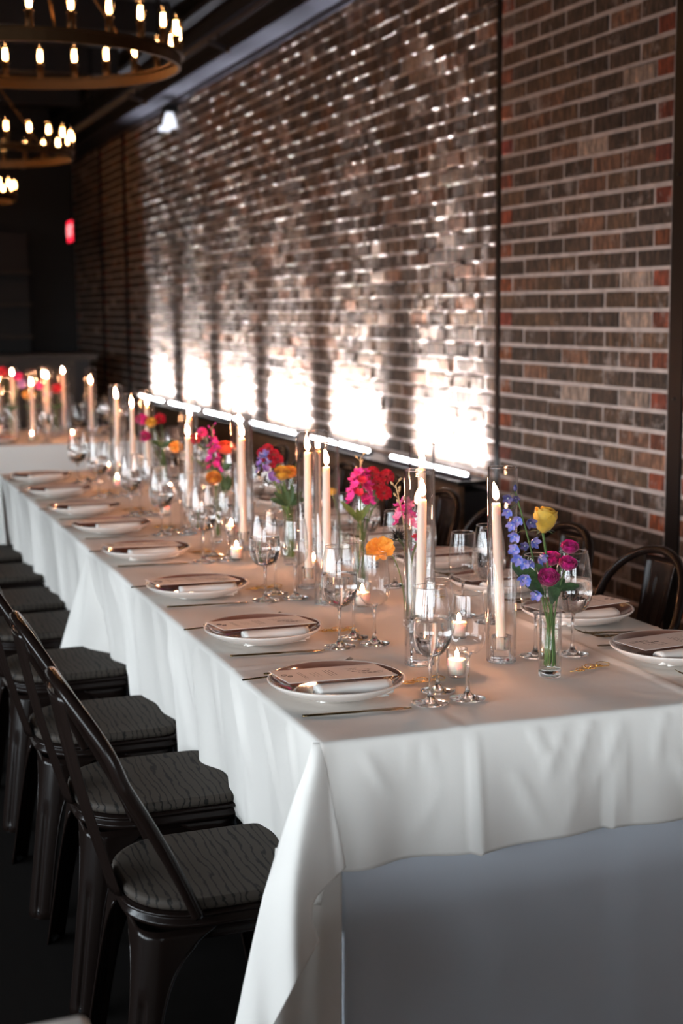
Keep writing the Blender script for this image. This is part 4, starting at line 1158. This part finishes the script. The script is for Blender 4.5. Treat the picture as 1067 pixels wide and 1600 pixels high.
# ---- vase 6, 7 farther
def small_bouquet(vx, vy, items, lab, gname):
    make_vase(vx, vy, .020, .175, lab)
    for k, (px, py, Y, mt, s, nm) in enumerate(items):
        c = at(px, py, Y); t, pts = flower('ranunculus' if k % 2 == 0 else 'carnation', foot_in(vx, vy, k), c, None, .0018, nm, 'flower', gname)
        place((ranunculus_bloom if k % 2 == 0 else ruffle_bloom)(mt, .0205), 'bloom', t, pts[-1], toward(c) * .5 + Vector((0, 0, .6)), k, s)
    for k in range(4):
        a = Vector((vx, vy, .93)); d = Vector((cos(k * 1.7) * .9, sin(k * 1.7) * .9, .7)); t, pts = flower('leafy_sprig', foot_in(vx, vy, k + 9), a, None, .0012, 'dark leaf, %s of four, in the vase %s' % (ORD[k].replace('nearest', 'first'), lab.split(',')[0]), 'leaf', gname)
        place_leaf(leaf_mesh(.06, .024, 'leaf_green', 0, .25), 'leaf', t, pts[-1], d)
small_bouquet(1.42, 5.15, [(305, 690, 5.15, 'petal_red', 1.2, 'dark red blossom right of the short taper'), (316, 676, 5.15, 'petal_hotpink', 1.0, 'pink ruffled blossom right of the short taper'), (275, 703, 5.12, 'petal_orange', 1.3, 'orange blossom behind the short taper'), (288, 712, 5.12, 'petal_white', 1.0, 'white blossom behind the short taper')], 'behind the short taper, with dark red flowers', 'flowers behind the short taper')
small_bouquet(1.45, 6.20, [(222, 660, 6.2, 'petal_hotpink', 1.5, 'hot pink blossom near the far end of the long table'), (226, 682, 6.2, 'petal_magenta', 1.3, 'magenta ruffled blossom near the far end of the long table'), (236, 664, 6.15, 'petal_yellow', 1.25, 'yellow blossom near the far end of the long table'), (250, 655, 6.2, 'petal_red', 1.3, 'red ruffled blossom near the far end of the long table')], 'near the far end, with hot pink and yellow flowers', 'flowers near the far end of the long table')
bt = [(88, 611, 'petal_red', 1.7), (62, 606, 'petal_hotpink', 1.5), (52, 602, 'petal_magenta', 1.4), (45, 621, 'petal_yellow', 1.9), (28, 592, 'petal_magenta', 1.6), (34, 600, 'petal_purple', 1.5), (3, 585, 'petal_red', 1.8), (74, 616, 'petal_purple', 1.2)]
for q, (vx, vy, ids) in enumerate(((1.42, 8.98, (0, 7)), (1.28, 9.0, (1, 2, 3)), (1.14, 8.95, (4, 5, 6)))):
    small_bouquet(vx, vy, [(bt[k][0], bt[k][1], vy, bt[k][2], bt[k][3], '%s blossom in the %s vase on the crosswise back table' % ({'petal_red': 'red', 'petal_hotpink': 'hot pink', 'petal_magenta': 'magenta', 'petal_yellow': 'yellow', 'petal_purple': 'purple'}[bt[k][2]], ('right', 'middle', 'left')[q])) for k in ids], 'on the crosswise back table at the %s, holding garden flowers' % ('right', 'middle', 'left')[q], 'flowers on the crosswise back table, %s vase' % ('right', 'middle', 'left')[q])
# glasses and plates of the crosswise table
for k, (x, y, g) in enumerate([(1.78, 8.75, g_water), (1.84, 8.95, g_wine), (1.72, 9.0, g_small), (1.80, 9.25, g_water), (1.68, 9.35, g_wine), (1.50, 8.65, g_small), (1.30, 8.60, g_water), (1.10, 8.62, g_wine), (1.02, 8.7, g_water), (.92, 8.75, g_small), (1.58, 9.45, g_wine), (1.20, 9.45, g_water)]):
    kind = 'water-filled goblet' if g is g_water else 'empty wine glass'
    g.put((x, y, TZ + .0045), k, '%s on the crosswise back table, number %s counted from the right front' % (kind, ORD[k].replace('nearest', 'first')), 'glasses on the crosswise back table', 'glass')
for k, x in enumerate((1.0, .45)):
    plate.put((x, 8.68 - .03, TZ + .0045), 0, 'dinner plate on the crosswise back table, %s at the left photo edge' % ('first', 'second')[k], 'plates on the crosswise back table', 'plate')

# ------------------------------------------------------------------ chandeliers
def make_chandelier():
    t = empty('ring_chandelier'); R_ = .60
    MB().lathe([(R_ - .006, -.022), (R_ + .006, -.022), (R_ + .006, .022), (R_ - .006, .022)], 72, closed=True, smooth=False).build('ring', 'bronze', t)
    MB().lathe([(R_ - .022, .022), (R_ + .022, .022), (R_ + .022, .028), (R_ - .022, .028)], 72, closed=True, smooth=False).build('tray', 'bronze', t)
    me_s = MB().lathe([(.016, .0), (.016, .058), (.020, .058), (.020, .064), (0, .064)], 12).mesh('socket', 'bronze')
    me_b = MB().lathe([(.010, .0), (.013, .012), (.0205, .035), (.0215, .060), (.018, .078), (.008, .090), (.0004, .092)], 14).mesh('bulb', 'bulb_glass')
    fl = MB()
    for k in range(4):
        a = k * pi / 2; fl.tube([(.007 * cos(a), .007 * sin(a), .012), (.009 * cos(a + .4), .009 * sin(a + .4), .036), (.007 * cos(a + .8), .007 * sin(a + .8), .060)], .0028, 5)
    me_f = fl.mesh('filament', 'filament')
    for k in range(24):
        a = 2 * pi * (k + .3) / 24
        s = link('socket', me_s, t, (R_ * cos(a), R_ * sin(a), .028))
        b_ = link('bulb', me_b, t, (R_ * cos(a), R_ * sin(a), .092)); link('filament', me_f, b_)
    for k in range(3):
        a = 2 * pi * k / 3 + .5
        MB().tube([(R_ * cos(a), R_ * sin(a), .02), (.02 * cos(a), .02 * sin(a), .62)], .006, 6).build('rod', 'bronze', t)
    MB().tube([(0, 0, .60), (0, 0, ROOM_Z - 2.6)], .008, 6).build('stem', 'bronze', t)
    MB().lathe([(0, .58), (.03, .58), (.04, .61), (.03, .64), (0, .64)], 12).build('hub', 'bronze', t)
    return t
ch = Proto(make_chandelier())
for k, (x, y, lab) in enumerate(((.96, 6.25, 'large bronze ring chandelier at the top left, nearest'), (1.15, 9.98, 'bronze ring chandelier of glowing bulbs, second one back'), (1.27, 13.75, 'bronze ring chandelier at the left edge, farthest back'))):
    ch.put((x, y, 2.575), k * .07, lab, 'ring chandeliers', 'chandelier')
